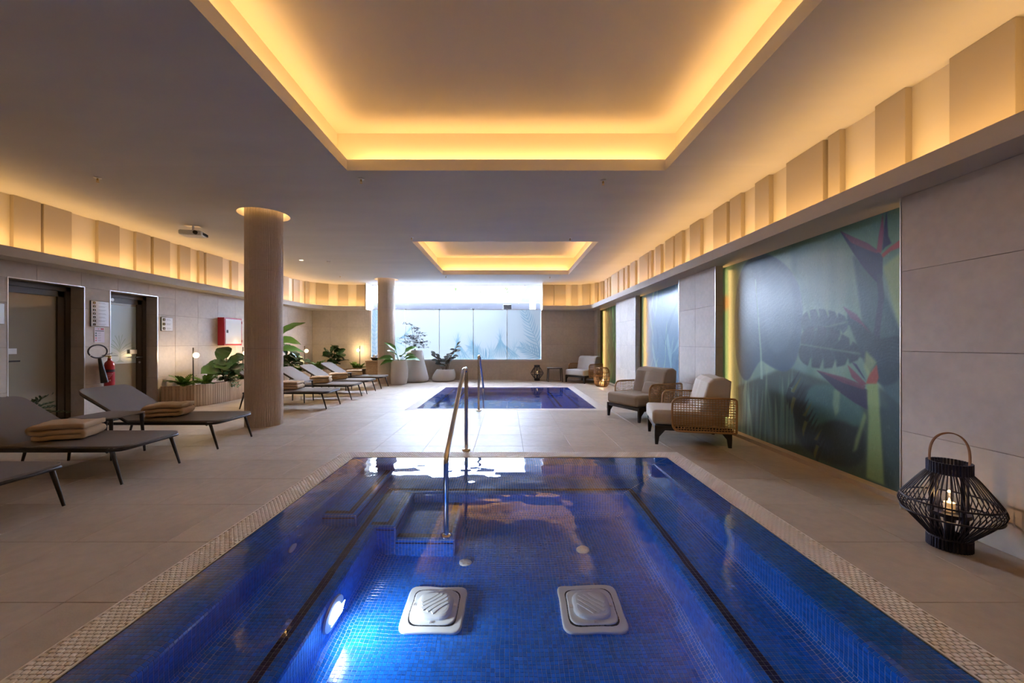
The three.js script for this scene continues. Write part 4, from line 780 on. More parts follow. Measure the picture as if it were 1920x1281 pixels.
// ---------------------------------------------------------------- sun loungers, side tables, towels
function lounger() {
  const g = thing('sun_lounger', '', 'lounger');
  const W = 0.33, hx = -1.10, tx = -1.72, ty = 0.71, y = 0.335;
  const slingFlat = new THREE.ExtrudeGeometry((() => { const s = new THREE.Shape(), r = 0.13, e = 0.02; s.moveTo(hx, -W); s.lineTo(e - r, -W); s.quadraticCurveTo(e, -W, e, -W + r * 0.8); s.lineTo(e, W - r * 0.8); s.quadraticCurveTo(e, W, e - r, W); s.lineTo(hx, W); s.lineTo(hx, -W); return s; })(), { depth: 0.012, bevelEnabled: true, bevelSize: 0.004, bevelThickness: 0.004, bevelSegments: 2 });
  mk('seat', metres(slingFlat.rotateX(-Math.PI / 2).translate(0, y, 0)), M.sling, g);
  const ang = Math.atan2(ty - y, hx - tx), bl = Math.hypot(ty - y, hx - tx);
  const back = new THREE.ExtrudeGeometry((() => { const s = new THREE.Shape(), r = 0.1, e = -bl; s.moveTo(0, -W); s.lineTo(0, W); s.lineTo(e + r, W); s.quadraticCurveTo(e, W, e, W - r); s.lineTo(e, -W + r); s.quadraticCurveTo(e, -W, e + r, -W); s.lineTo(0, -W); return s; })(), { depth: 0.012, bevelEnabled: true, bevelSize: 0.004, bevelThickness: 0.004, bevelSegments: 2 });
  mk('backrest', metres(back.rotateX(-Math.PI / 2).rotateZ(-ang).translate(hx, y + 0.004, 0)), M.sling, g);
  const B = (u, z, d = 0) => [hx - u * Math.cos(ang) - d * Math.sin(ang), y - 0.012 + u * Math.sin(ang) - d * Math.cos(ang), z];
  mk('back_frame', tube([B(0, W - 0.01), B(bl * 0.5, W - 0.01), B(bl - 0.09, W - 0.01), B(bl - 0.015, W - 0.08), B(bl - 0.01, 0), B(bl - 0.015, -W + 0.08), B(bl - 0.09, -W + 0.01), B(bl * 0.5, -W + 0.01), B(0, -W + 0.01)], 0.015, 60, 8), M.frameBlack, g);
  const rail = (z) => rbox(1.50, 0.036, 0.026, 0.008, -0.88, y - 0.025, z, 1);
  const foot = (z) => tube([[-0.14, y - 0.025, z], [-0.05, y - 0.022, z], [0.0, y - 0.018, z * 0.82], [0.01, y - 0.016, 0]], 0.015, 20, 8);
  mk('frame', mrg([rail(W - 0.01), rail(-W + 0.01), foot(W - 0.01), foot(-W + 0.01), bar([-1.62, y - 0.03, -W + 0.01], [-1.62, y - 0.03, W - 0.01], 0.014), bar([-0.14, y - 0.04, -W + 0.01], [-0.14, y - 0.04, W - 0.01], 0.013)]), M.frameBlack, g);
  for (const s of [-1, 1]) { mk('leg', bar([0.0, 0, s * 0.32], [-0.10, y - 0.02, s * 0.315], 0.011, 0.019), M.frameBlack, g); mk('leg', bar([-1.69, 0, s * 0.32], [-1.60, y - 0.02, s * 0.315], 0.011, 0.019), M.frameBlack, g); }
  mk('prop', mrg([bar([-1.50, y - 0.03, 0.2], B(bl * 0.55, 0.2, 0.012), 0.009), bar([-1.50, y - 0.03, -0.2], B(bl * 0.55, -0.2, 0.012), 0.009), bar([-1.50, y - 0.03, -W + 0.01], [-1.50, y - 0.03, W - 0.01], 0.009)]), M.frameBlack, g);
  return g;
}
const lng = lounger(), LX = -3.5, LZ = [2.83, 3.945, 5.15, 8.06, 9.32, 10.32, 11.46];
const lLabels = ['taupe sun lounger without a towel beside the near pool', 'taupe sun lounger with a towel facing the first door', 'taupe sun lounger with a towel in front of the fire extinguisher', 'taupe sun lounger right behind the fluted column', 'taupe sun lounger second beyond the fluted column', 'taupe sun lounger third beyond the fluted column', 'taupe sun lounger beside the white plant pots'];
LZ.forEach((z, i) => { if (i) dup(lng, [LX, 0, -z], 0, lLabels[i], 'sun loungers'); else { lng.position.set(LX, 0, -z); tag(lng, lLabels[0], 'lounger', 'sun loungers'); } });
function sideTable() {
  const g = thing('side_table', '', 'table'), h = 0.47, w = 0.24;
  mk('table_top', metres(new THREE.ExtrudeGeometry(roundRect(2 * w, 2 * w, 0.10), { depth: 0.008, bevelEnabled: true, bevelSize: 0.006, bevelThickness: 0.004, bevelSegments: 2, curveSegments: 8 }).rotateX(-Math.PI / 2).translate(0, h - 0.012, 0)), M.sling, g);
  for (const [a, b] of [[1, 1], [1, -1], [-1, 1], [-1, -1]]) mk('leg', bar([a * 0.235, 0, b * 0.20], [a * 0.21, h - 0.012, b * 0.18], 0.012, 0.019), M.frameBlack, g);
  for (const z of [-0.18, 0.18]) mk('apron', bar([-0.21, h - 0.03, z], [0.21, h - 0.03, z], 0.01), M.frameBlack, g);
  return g;
}
const tb = sideTable(); tb.position.set(-4.56, 0, -4.56); tag(tb, 'small black side table between the loungers near the doors', 'table', 'black side tables');
for (const [x, z, l] of [[-4.55, 8.70, 'small black side table just beyond the fluted column'], [-4.55, 10.90, 'small black side table between the two far loungers'], [1.60, 13.28, 'small black side table between the far lantern and armchair']]) dup(tb, [x, 0, -z], 0, l, 'black side tables');
function towelGeo(seed) {                                               // a bath towel folded in three: a long band laid to and fro
  const L = 0.36, D = 0.30, t = 0.034, pts = [], push = (x, y) => pts.push([x, y]);
  const n = 14;
  // centre line of the folded band, seen from the side
  for (let k = 0; k <= n; k++) push(0.03 + (L - 0.08) * k / n, t * 0.5 + 0.004);
  for (let k = 1; k < 8; k++) { const a = -Math.PI / 2 + Math.PI * k / 8; push(L - 0.05 + 0.036 * Math.cos(a), t * 1.05 + 0.019 * Math.sin(a) + 0.004); }
  for (let k = 0; k <= n; k++) push(L - 0.05 - (L - 0.1) * k / n, t * 1.6);
  for (let k = 1; k < 8; k++) { const a = -Math.PI / 2 - Math.PI * k / 8; push(0.05 + 0.042 * Math.cos(a), t * 2.15 + 0.02 * Math.sin(a)); }
  for (let k = 0; k <= n; k++) push(0.05 + (L - 0.06) * k / n, t * 2.7);
  const m = pts.length, seg = 14, P = [], I = [], top = [], nrm = pts.map((p, i) => { const a = pts[Math.max(0, i - 1)], b = pts[Math.min(m - 1, i + 1)], dx = b[0] - a[0], dy = b[1] - a[1], l = Math.hypot(dx, dy); return [-dy / l, dx / l]; });
  const idx = (s, i, j) => s * m * (seg + 1) + i * (seg + 1) + j;
  for (const s of [0, 1]) for (let i = 0; i < m; i++) for (let j = 0; j <= seg; j++) {
    const u = j / seg, edge = Math.min(1, Math.min(u, 1 - u) * 8), tt = t * 0.5 * (0.72 + 0.28 * Math.sqrt(edge)) * 1.0, w = 0.010 * (vnoise(pts[i][0] * 14 + 3, u * 5 + seed, 64, seed) - 0.5) + 0.006 * (vnoise(i * 0.6, u * 9, 64, seed + 3) - 0.5);
    P.push(pts[i][0] + nrm[i][0] * (s ? tt : -tt), Math.max(0.002, pts[i][1] + nrm[i][1] * (s ? tt : -tt) + w), (u - 0.5) * D * (1 + 0.03 * Math.sin(i * 0.5 + seed)));
  }
  for (let i = 0; i + 1 < m; i++) for (let j = 0; j < seg; j++) { I.push(idx(1, i, j), idx(1, i, j + 1), idx(1, i + 1, j), idx(1, i, j + 1), idx(1, i + 1, j + 1), idx(1, i + 1, j)); I.push(idx(0, i, j), idx(0, i + 1, j), idx(0, i, j + 1), idx(0, i, j + 1), idx(0, i + 1, j), idx(0, i + 1, j + 1)); }
  for (let i = 0; i + 1 < m; i++) for (const j of [0, seg]) { const a = idx(0, i, j), b = idx(0, i + 1, j), c = idx(1, i, j), d = idx(1, i + 1, j); if (j) I.push(a, b, c, b, d, c); else I.push(a, c, b, b, c, d); }
  for (let j = 0; j < seg; j++) for (const i of [0, m - 1]) { const a = idx(0, i, j), b = idx(0, i, j + 1), c = idx(1, i, j), d = idx(1, i, j + 1); if (i) I.push(a, c, b, b, c, d); else I.push(a, b, c, b, d, c); }
  const g = new THREE.BufferGeometry(); g.setAttribute('position', new THREE.Float32BufferAttribute(P, 3)); g.setIndex(I);
  g.translate(-L / 2, 0, 0).scale(1.2, 1.45, 1.15); g.computeVertexNormals();
  const nn = g.attributes.normal.clone(), out = metres(g); return out;
}
const towelA = towelGeo(11), towelB = towelGeo(23);
[[1, 0.35, 'on the lounger facing the first door'], [2, 0.3, 'on the lounger in front of the extinguisher'], [3, 0.1, 'on the lounger right behind the column'], [4, 0.25, 'on the second lounger beyond the column'], [5, 0.5, 'on the third lounger beyond the column'], [6, 0.4, 'on the lounger beside the plant pots']].forEach(([i, turn, l], k) => {
  const t = mk('folded_towel', k % 2 ? towelA : towelB, M.towel); t.position.set(LX - 0.84 - 0.02 * (k % 3), 0.354, -LZ[i]); t.rotation.y = turn; tag(t, `folded sand coloured towel ${l}`, 'towel', 'folded towels');
});
// ---------------------------------------------------------------- armchairs with woven arms
function armchair(label, x, Z, turn, cloth, extra) {
  const g = thing('lounge_armchair', label, 'armchair', [x, 0, -Z], turn, 'woven arm chairs');
  const F = 0.44, W = 0.375;                                            // faces +x
  const leg = (sx, sz) => { const s = new THREE.Shape([[0, 0], [0.03, 0], [0.045, 0.10], [0.115, 0.185], [0.115, 0.235], [-0.004, 0.235], [-0.004, 0.1]].map(([a, b]) => new THREE.Vector2(-a * sx, b))); return new THREE.ExtrudeGeometry(s, { depth: 0.032, bevelEnabled: true, bevelSize: 0.003, bevelThickness: 0.003, bevelSegments: 1 }).translate(sx * F, 0, sz * W - 0.016); };
  for (const sx of [1, -1]) for (const sz of [1, -1]) mk('leg', leg(sx, sz), M.frameBlack, g);
  mk('frame', mrg([rbox(0.88, 0.055, 0.035, 0.006, 0, 0.208, W, 1), rbox(0.88, 0.055, 0.035, 0.006, 0, 0.208, -W, 1), rbox(0.035, 0.055, 0.76, 0.006, F - 0.018, 0.208, 0, 1), rbox(0.035, 0.055, 0.76, 0.006, -F + 0.018, 0.208, 0, 1), rbox(0.84, 0.02, 0.72, 0.004, 0, 0.228, 0, 1)]), M.frameBlack, g);
  const puff = (geo, amt, seed) => { const p = geo.attributes.position; for (let k = 0; k < p.count; k++) { const a = p.getX(k), b = p.getY(k), c = p.getZ(k); p.setXYZ(k, a + amt * (vnoise(b * 9 + 20, c * 9 + 20, 64, seed) - 0.5), b + amt * (vnoise(a * 8 + 20, c * 8 + 20, 64, seed + 1) - 0.5), c); } geo.computeVertexNormals(); return geo; };
  mk('seat_cushion', metres(puff(new RoundedBoxGeometry(0.86, 0.19, 0.74, 6, 0.055).translate(0.045, 0.335, 0), 0.012, 5)), cloth, g);
  const bs = new THREE.Shape([[-0.44, 0], [-0.46, 0.40], [-0.40, 0.43], [-0.29, 0.42], [-0.245, 0.38], [-0.14, 0]].map(([a, b]) => new THREE.Vector2(a, b)));
  const backG = new THREE.ExtrudeGeometry(bs, { depth: 0.60, steps: 6, bevelEnabled: true, bevelSize: 0.03, bevelThickness: 0.045, bevelSegments: 5, curveSegments: 6 }).translate(0.03, 0.395, -0.30);
  mk('back_cushion', metres(puff(backG, 0.012, 9)), cloth, g);
  for (const s of [1, -1]) {
    // a hoop of thick cane with a woven field; the lower edge laces round the frame
    const z = s * (W + 0.035), x0 = 0.24, x1 = -0.49, y0 = 0.185, y1 = 0.60, c = 0.10;
    const hoop = mk('arm_hoop', tube([[x1, y0, z], [x1, y0 + 0.2, z], [x1, y1 - 0.04, z], [x1 + 0.04, y1, z], [x1 + 0.3, y1, z], [x0 - c, y1, z], [x0 - 0.02, y1 - 0.035, z], [x0, y1 - c, z], [x0, y0 + c, z], [x0 - 0.03, y0 + 0.02, z], [x0 - c, y0, z], [x1 + 0.3, y0, z], [x1, y0, z]], 0.014, 110, 8), M.rattan, g);
    const st = [];
    for (let k = 1; k < 22; k++) { const xx = x1 + (x0 - x1) * k / 22, e = Math.max(0, (xx - (x0 - c)) / c), dy = 0.07 * e * e; st.push(bar([xx, y0 + dy, z + 0.003 * (k % 2 ? 1 : -1)], [xx, y1 - dy, z - 0.003 * (k % 2 ? 1 : -1)], 0.0045, 0.0045, 5)); }
    const rows = [0.215, 0.245, 0.262, 0.279, 0.296, 0.313, 0.330, 0.347, 0.364, 0.395, 0.425, 0.455, 0.485, 0.515, 0.545, 0.572];
    for (const yy of rows) st.push(bar([x1, yy, z], [x0 - (yy > 0.53 ? 0.03 : yy < 0.24 ? 0.025 : 0), yy, z], 0.0055, 0.0055, 5));
    mk('woven_field', mrg(st), M.rattan, g);
    const lace = []; for (let k = 0; k < 16; k++) { const xx = x1 + 0.03 + (x0 - x1 - 0.14) * k / 15; lace.push(bar([xx, 0.24, z], [xx + 0.01, 0.175, z - s * 0.05], 0.006, 0.006, 5)); }
    mk('lacing', mrg(lace), M.rattan, g);
  }
  if (extra) { const c = mk('lumbar_cushion', metres(new RoundedBoxGeometry(0.10, 0.26, 0.36, 5, 0.05).rotateZ(0.42).translate(-0.035, 0.50, -0.18)), M.seatTaupe, g); }
  return g;
}
armchair('cream armchair with woven cane arms in front of the large mural', 2.41, 5.35, Math.atan2(0.228, -0.974), M.seatCream);
armchair('taupe armchair with woven cane arms in front of the tiled pier', 2.36, 6.94, Math.atan2(-0.427, -0.904), M.seatTaupe, true);
armchair('light grey armchair with woven cane arms in the far corner', 2.52, 13.10, Math.atan2(-0.66, -0.75), M.seatGrey);
// ---------------------------------------------------------------- lanterns
function candleLight(x, y, z, k) { const l = new THREE.PointLight(lin(1, 0.58, 0.22), k); l.name = 'candle_glow'; l.position.set(x, y, z); l.castShadow = true; l.shadow.radius = 0.5; scene.add(l); }
function wireLantern(label, x, Z, R, hgt, handle, many) {
  const g = thing('wire_lantern', label, 'lantern', [x, 0, -Z], 0.3, 'black wire lanterns');
  const rt = R * 0.42, prof = [[rt * 1.02, 0], [rt * 1.0, hgt * 0.10], [rt * 1.02, hgt * 0.14], [R * 0.80, hgt * 0.33], [R, hgt * 0.46], [R * 0.985, hgt * 0.53], [R * 0.80, hgt * 0.66], [R * 0.56, hgt * 0.81], [rt, hgt * 0.88], [rt, hgt]];
  const band = (r, y0, y1) => new THREE.CylinderGeometry(r, r, y1 - y0, 40, 1, true).translate(0, (y0 + y1) / 2, 0);
  mk('base_band', mrg([...Array.from({ length: 40 }, (_, k) => bar([rt * Math.cos(k * Math.PI / 20), 0, rt * Math.sin(k * Math.PI / 20)], [rt * Math.cos(k * Math.PI / 20), hgt * 0.12, rt * Math.sin(k * Math.PI / 20)], 0.0075, 0.0075, 5)), new THREE.CylinderGeometry(rt, rt, 0.012, 32).translate(0, 0.012, 0)]), M.navy, g);
  mk('neck_band', mrg(Array.from({ length: 40 }, (_, k) => bar([rt * Math.cos(k * Math.PI / 20), hgt * 0.87, rt * Math.sin(k * Math.PI / 20)], [rt * Math.cos(k * Math.PI / 20), hgt, rt * Math.sin(k * Math.PI / 20)], 0.0075, 0.0075, 5))), M.navy, g);
  const n = many ? 52 : 28, rod = tube(prof.slice(1, 9).map(([r, y]) => [r, y, 0]), many ? 0.0032 : 0.005, 28, 5);
  if (many) for (let k = 0; k < n; k++) mk('rod', rod, M.navy, g).rotation.y = k * 2 * Math.PI / n;
  else mk('cage', mrg(Array.from({ length: n }, (_, k) => rod.clone().rotateY(k * 2 * Math.PI / n))), M.navy, g);
  mk('hoop', mrg([[R * 0.99, hgt * 0.40], [R * 0.985, hgt * 0.55], [rt * 1.03, hgt * 0.13], [rt * 1.02, hgt * 0.875]].map(([r, y]) => new THREE.TorusGeometry(r * 0.97, 0.006, 6, 64).rotateX(Math.PI / 2).translate(0, y, 0))), M.navy, g);
  mk('upright', mrg([0.5, 2.07, 3.64, 5.21].map((a) => bar([rt * 0.95 * Math.cos(a), 0.01, rt * 0.95 * Math.sin(a)], [rt * 0.95 * Math.cos(a), hgt * 0.97, rt * 0.95 * Math.sin(a)], 0.011, 0.011, 8))), M.navy, g);
  mk('shelf', mrg([new THREE.CylinderGeometry(rt * 1.0, rt * 1.0, 0.022, 32).translate(0, hgt * 0.40, 0), bar([0, 0, 0], [0, hgt * 0.4, 0], 0.025)]), M.navy, g);
  mk('glass_cup', new THREE.CylinderGeometry(rt * 0.72, rt * 0.72, hgt * 0.24, 32, 1, true).translate(0, hgt * 0.54, 0), M.glass, g);
  if (handle) mk('handle', (() => { const pts = []; for (let k = 0; k <= 24; k++) { const t = Math.PI * k / 24; pts.push([rt * 1.02 * Math.cos(t) * (0.92 + 0.16 * Math.sin(t)), hgt - 0.03 + 0.21 * Math.pow(Math.sin(t), 0.75), 0]); } const s = []; for (const w of [-0.009, -0.0045, 0, 0.0045, 0.009]) s.push(tube(pts.map((p) => [p[0], p[1], w]), 0.0032, 60, 5)); return mrg(s).rotateY(-0.75); })(), M.leather, g);
  const c = thing('candle', `cream pillar candle inside the ${many ? 'large lantern by the wall' : 'far black lantern'}`, 'candle', [x, hgt * 0.40 + 0.011, -Z], 0, 'lantern candles');
  mk('wax', new THREE.CylinderGeometry(0.026, 0.026, 0.055, 24).translate(0, 0.0275, 0), M.wax, c);
  mk('flame', lathe([[0, 0.058], [0.004, 0.063], [0.005, 0.069], [0.002, 0.078], [0, 0.083]], 10), M.flame, c);
  candleLight(x, hgt * 0.40 + 0.10, -Z, 0.03);
}
wireLantern('large black wire lantern with a leather handle by the wall', 2.80, 2.52, 0.232, 0.54, true, true);
wireLantern('small black wire lantern under the end window', 1.04, 13.62, 0.215, 0.53, false, false);
{
  const g = thing('cane_lantern', 'brown cane barrel lantern beside the far armchair', 'lantern', [2.80, 0, -11.75], 0), R = 0.225, h = 0.57;
  const pr = [[0.15, 0.02], [0.20, 0.07], [R, 0.18], [R, 0.40], [0.20, 0.51], [0.15, 0.56]], rod = tube(pr.map(([r, y]) => [r, y, 0]), 0.0075, 20, 6);
  for (let k = 0; k < 26; k++) mk('rod', rod, M.rattanDark, g).rotation.y = k * Math.PI / 13;
  mk('hoop', mrg([[0.15, 0.02], [0.222, 0.17], [0.228, 0.30], [0.222, 0.41], [0.15, 0.56], [0.195, 0.065]].map(([r, y]) => new THREE.TorusGeometry(r, 0.010, 6, 48).rotateX(Math.PI / 2).translate(0, y, 0))), M.rattanDark, g);
  mk('base', new THREE.CylinderGeometry(0.15, 0.15, 0.02, 32).translate(0, 0.02, 0), M.rattanDark, g);
  for (const [k, x, z] of [[0, -0.05, 0.05], [1, 0.04, 0.02]]) { const c = thing('candle', k ? 'taller cream candle inside the cane lantern' : 'shorter cream candle inside the cane lantern', 'candle', [2.80 + x, 0.03, -11.75 + z], 0, 'lantern candles'); mk('wax', new THREE.CylinderGeometry(0.035, 0.035, 0.10 + 0.05 * k, 20).translate(0, 0.05 + 0.025 * k, 0), M.wax, c); mk('flame', lathe([[0, 0.105], [0.008, 0.113], [0.009, 0.122], [0.004, 0.138], [0, 0.146]], 10).translate(0, 0.05 * k, 0), M.flame, c); }
  candleLight(2.80, 0.20, -11.70, 0.28);
}
// ---------------------------------------------------------------- pots
function pot(label, x, Z, prof, lean, squash = 1) {                      // turned, then leaning over as it rises
  const g = thing('plant_pot', label, 'pot', [x, 0, -Z], 0, 'white plant pots'), geo = lathe(prof, 56), p = geo.attributes.position;
  for (let k = 0; k < p.count; k++) { const y = p.getY(k); p.setX(k, p.getX(k) + lean(y)); p.setZ(k, p.getZ(k) * squash); }
  geo.computeVertexNormals();
  mk('vessel', geo, M.pot, g);
  const top = prof.reduce((m, q) => Math.max(m, q[1]), 0), rim = prof.filter((q) => q[1] > top - 0.06).reduce((m, q) => Math.max(m, q[0]), 0);
  mk('soil', new THREE.CylinderGeometry(rim - 0.03, rim - 0.03, 0.02, 40).scale(1, 1, squash).translate(lean(top - 0.05), top - 0.05, 0), M.soil, g);
  return g;
}
pot('tall straight white pot holding the broad leaved plant', -3.37, 12.45, [[0, 0], [0.20, 0], [0.235, 0.02], [0.262, 0.22], [0.262, 0.45], [0.245, 0.66], [0.235, 0.74], [0.215, 0.74], [0.215, 0.60], [0, 0.60]], (y) => 0.02 * Math.sin(y * 4));
pot('tallest tapered white pot holding the feathery dark shrub', -2.98, 13.20, [[0, 0], [0.30, 0], [0.37, 0.03], [0.395, 0.12], [0.375, 0.25], [0.30, 0.65], [0.245, 1.04], [0.225, 1.04], [0.235, 0.9], [0, 0.9]], (y) => -0.06 * y);
pot('low wide white pot holding the dark oval leaved plant', -2.15, 13.45, [[0, 0], [0.29, 0], [0.355, 0.025], [0.39, 0.11], [0.375, 0.22], [0.32, 0.35], [0.285, 0.40], [0.265, 0.40], [0.275, 0.32], [0, 0.32]], (y) => 0.22 * y);
// ---------------------------------------------------------------- plants
// a leaf blade along +x, folded on its midrib and drooping; outline w(t) gives half width
function blade(len, wid, droop, fold, shape, seg = 10, wave = 0, seed = 1) {
  const P = [], I = [], UV = [];
  for (let i = 0; i <= seg; i++) {
    const t = i / seg, w = wid * shape(t), a = droop * t, x = len * (Math.abs(droop) < 1e-3 ? t : Math.sin(a) / droop), y = -len * (Math.abs(droop) < 1e-3 ? 0 : (1 - Math.cos(a)) / droop);
    for (const [s, k] of [[-1, 1], [-0.5, 0.45], [0, 0], [0.5, 0.45], [1, 1]]) { const wv = wave * Math.sin(t * 17 + s * 3 + seed) * Math.abs(s) * wid; P.push(x - Math.sin(a) * 0, y + fold * w * k + wv, s * w); UV.push(t * len, s * w); }
  }
  for (let i = 0; i < seg; i++) for (let j = 0; j < 4; j++) { const a = i * 5 + j, b = a + 5; I.push(a, a + 1, b, a + 1, b + 1, b); }
  const g = new THREE.BufferGeometry(); g.setAttribute('position', new THREE.Float32BufferAttribute(P, 3)); g.setAttribute('uv', new THREE.Float32BufferAttribute(UV, 2)); g.setIndex(I); g.computeVertexNormals();
  return g;
}
const oval = (t) => Math.pow(Math.sin(Math.PI * Math.min(1, Math.max(0, t))), 0.7), fiddle = (t) => Math.sqrt(Math.max(0, Math.sin(Math.PI * Math.pow(t, 1.25)))) * (0.72 + 0.5 * t), lance = (t) => Math.pow(Math.sin(Math.PI * Math.pow(t, 0.7)), 0.9);
const figLeaves = [0, 1, 2].map((k) => blade(0.32, 0.125, 0.5 + 0.25 * k, 0.22, fiddle, 10, 0.09, k));
const bananaLeaves = [0, 1, 2].map((k) => blade(0.46, 0.10, 0.6 + 0.3 * k, 0.35, lance, 12, 0.06, k));
const rubberLeaves = [0, 1].map((k) => blade(0.23, 0.062, 0.3 + 0.3 * k, 0.25, oval, 8, 0.02, k));
const placeLeaf = (parent, geo, m, at, yaw, pitch, s = 1, roll = 0) => { const o = mk('leaf', geo, m, parent); o.position.set(...at); o.rotation.set(roll + 0.75 * Math.cos(yaw), yaw, pitch, 'YZX'); o.scale.setScalar(s); return o; };
function figPlant(label, x, y, Z, h, n, s = 1, seed = 0) {                // fiddle leaf fig: upright stems with big waxy leaves all round
  const g = thing('fiddle_leaf_fig', label, 'plant', [x, y, -Z], seed, 'fiddle leaf figs');
  const st = [];
  for (let q = 0; q < 3; q++) {
    const a = q * 2.1 + seed, lean = 0.22, top = [lean * h * Math.cos(a), h * (0.75 + 0.125 * q), lean * h * Math.sin(a)];
    st.push(bar([0, 0, 0], top, 0.012, 0.007, 6));
    const m = Math.round(n / 3);
    for (let k = 0; k < m; k++) { const t = 0.25 + 0.75 * (k + 1) / m, p = top.map((c) => c * t), top1 = k === m - 1; placeLeaf(g, figLeaves[(k + q) % 3], M.fig, p, k * 2.4 + q + seed, top1 ? 1.1 : rr(0.15, 0.75), s * rr(0.85, 1.2) * (top1 ? 0.9 : 1)); }
  }
  mk('stem', mrg(st), M.stem, g);
  return g;
}
function fernTuft(label, x, y, Z, r, n, m = M.fern, group = 'low ferns in the planter') {
  const fr = [];
  for (let k = 0; k < n; k++) {
    const a = k * 2.399 + rr(-0.2, 0.2), el = rr(0.6, 1.4), l = r * rr(0.85, 1.25), c = blade(l, 0.012, 1.1, 0.2, lance, 6);
    const parts = [c];
    for (let q = 1; q < 9; q++) { const t = q / 9, d = 1.1 * t, px = l * Math.sin(d) / 1.1, py = -l * (1 - Math.cos(d)) / 1.1; for (const s of [1, -1]) parts.push(blade(l * 0.34 * (1 - 0.6 * t), 0.016, 0.4, 0.2, lance, 3).rotateY(-s * 0.95).translate(px, py, 0)); }
    fr.push(mrg(parts).rotateZ(el).rotateY(a));
  }
  const g = thing('fern', label, 'fern', [x, y, -Z], 0, group);
  tag(mk('fronds', mrg(fr), m, g), null, null, null, 'stuff');
  mk('crown', new THREE.SphereGeometry(0.03, 10, 8).scale(1, 0.6, 1), M.greenStem, g);
  return g;
}
function trailing(label, x, y, Z, w, n) {
  const ls = [], small = blade(0.05, 0.019, 0.5, 0.25, oval, 4), stems = [];
  for (let k = 0; k < n; k++) { const a = rr(0, 6.28), l = rr(0.12, w), pts = []; for (let q = 0; q <= 5; q++) { const t = q / 5; pts.push([l * t * Math.cos(a), 0.06 * Math.sin(t * 2.6) + 0.05 * rnd() - 0.14 * t * t * (Math.cos(a) > 0.2 ? 1.2 : 0.1), l * t * Math.sin(a)]); } stems.push(tube(pts, 0.003, 8, 4)); for (const p of pts) for (let q = 0; q < 3; q++) ls.push(small.clone().rotateZ(rr(-0.2, 0.9)).rotateY(rr(0, 6.28)).scale(1, 1, 1).translate(p[0], p[1] + 0.01, p[2])); }
  const g = thing('trailing_plant', label, 'plant', [x, y, -Z], 0);
  tag(mk('foliage', mrg(ls), M.figLight, g), null, null, null, 'stuff'); mk('runners', mrg(stems), M.greenStem, g);
}
{ // broad leaved plant in the straight pot: arching bright leaves
  const g = thing('broad_leaf_plant', 'bright green plant with long arching leaves in the straight pot', 'plant', [-3.34, 0.61, -12.45], 0), st = [];
  for (const [a, el, L, k, s] of [[3.45, 1.15, 0.42, 0, 1.0], [0.25, 0.95, 0.40, 1, 1.05], [0.05, 0.42, 0.28, 2, 1.1], [3.6, 0.42, 0.30, 1, 1.15], [3.75, 0.25, 0.25, 2, 1.05], [5.2, 0.7, 0.3, 1, 0.9], [4.2, 0.85, 0.33, 0, 0.9], [5.6, 0.9, 0.3, 1, 0.9], [6.0, 0.65, 0.26, 0, 0.85]]) {
    const e = [L * 0.7 * Math.cos(el) * Math.cos(a), L * Math.sin(el) + 0.05, -L * 0.7 * Math.cos(el) * Math.sin(a)];
    st.push(bar([0, 0, 0], e, 0.009, 0.006, 6)); placeLeaf(g, bananaLeaves[k], M.banana, e, a, el * 0.75, s);
  }
  mk('stalk', mrg(st), M.greenStem, g);
}
{ // feathery shrub with tiers of small dark leaves
  const g = thing('feathery_shrub', 'airy shrub of tiny dark purple leaves in the tallest pot', 'shrub', [-3.04, 0.91, -13.20], 0), st = [], lf = [], one = blade(0.075, 0.016, 0.4, 0.2, oval, 3);
  for (let q = 0; q < 6; q++) {
    const a0 = q * 1.05, hh = rr(0.5, 1.05), lx = 0.12 * Math.cos(a0), lz = 0.12 * Math.sin(a0);
    st.push(tube([[0, 0, 0], [lx * 0.3, hh * 0.5, lz * 0.3], [lx, hh, lz]], 0.006, 8, 5));
    for (let k = 0; k < 6; k++) {
      const t = 0.4 + 0.6 * k / 5, b = [lx * t, hh * t, lz * t], a = rr(0, 6.28), L = rr(0.25, 0.56) * (1.15 - 0.6 * t * hh), e = [b[0] + L * Math.cos(a), b[1] + rr(-0.02, 0.10), b[2] + L * Math.sin(a)];
      st.push(bar(b, e, 0.003, 0.0015, 4));
      for (let m = 0; m < 20; m++) { const u = 0.25 + 0.75 * rnd(); lf.push(one.clone().rotateZ(rr(-0.5, 0.6)).rotateY(rr(0, 6.28)).translate(b[0] + (e[0] - b[0]) * u + rr(-0.03, 0.03), b[1] + (e[1] - b[1]) * u + rr(-0.03, 0.03), b[2] + (e[2] - b[2]) * u + rr(-0.03, 0.03))); }
    }
  }
  mk('stem', mrg(st), M.stem, g); tag(mk('foliage', mrg(lf), M.darkLeaf, g), null, null, null, 'stuff');
}
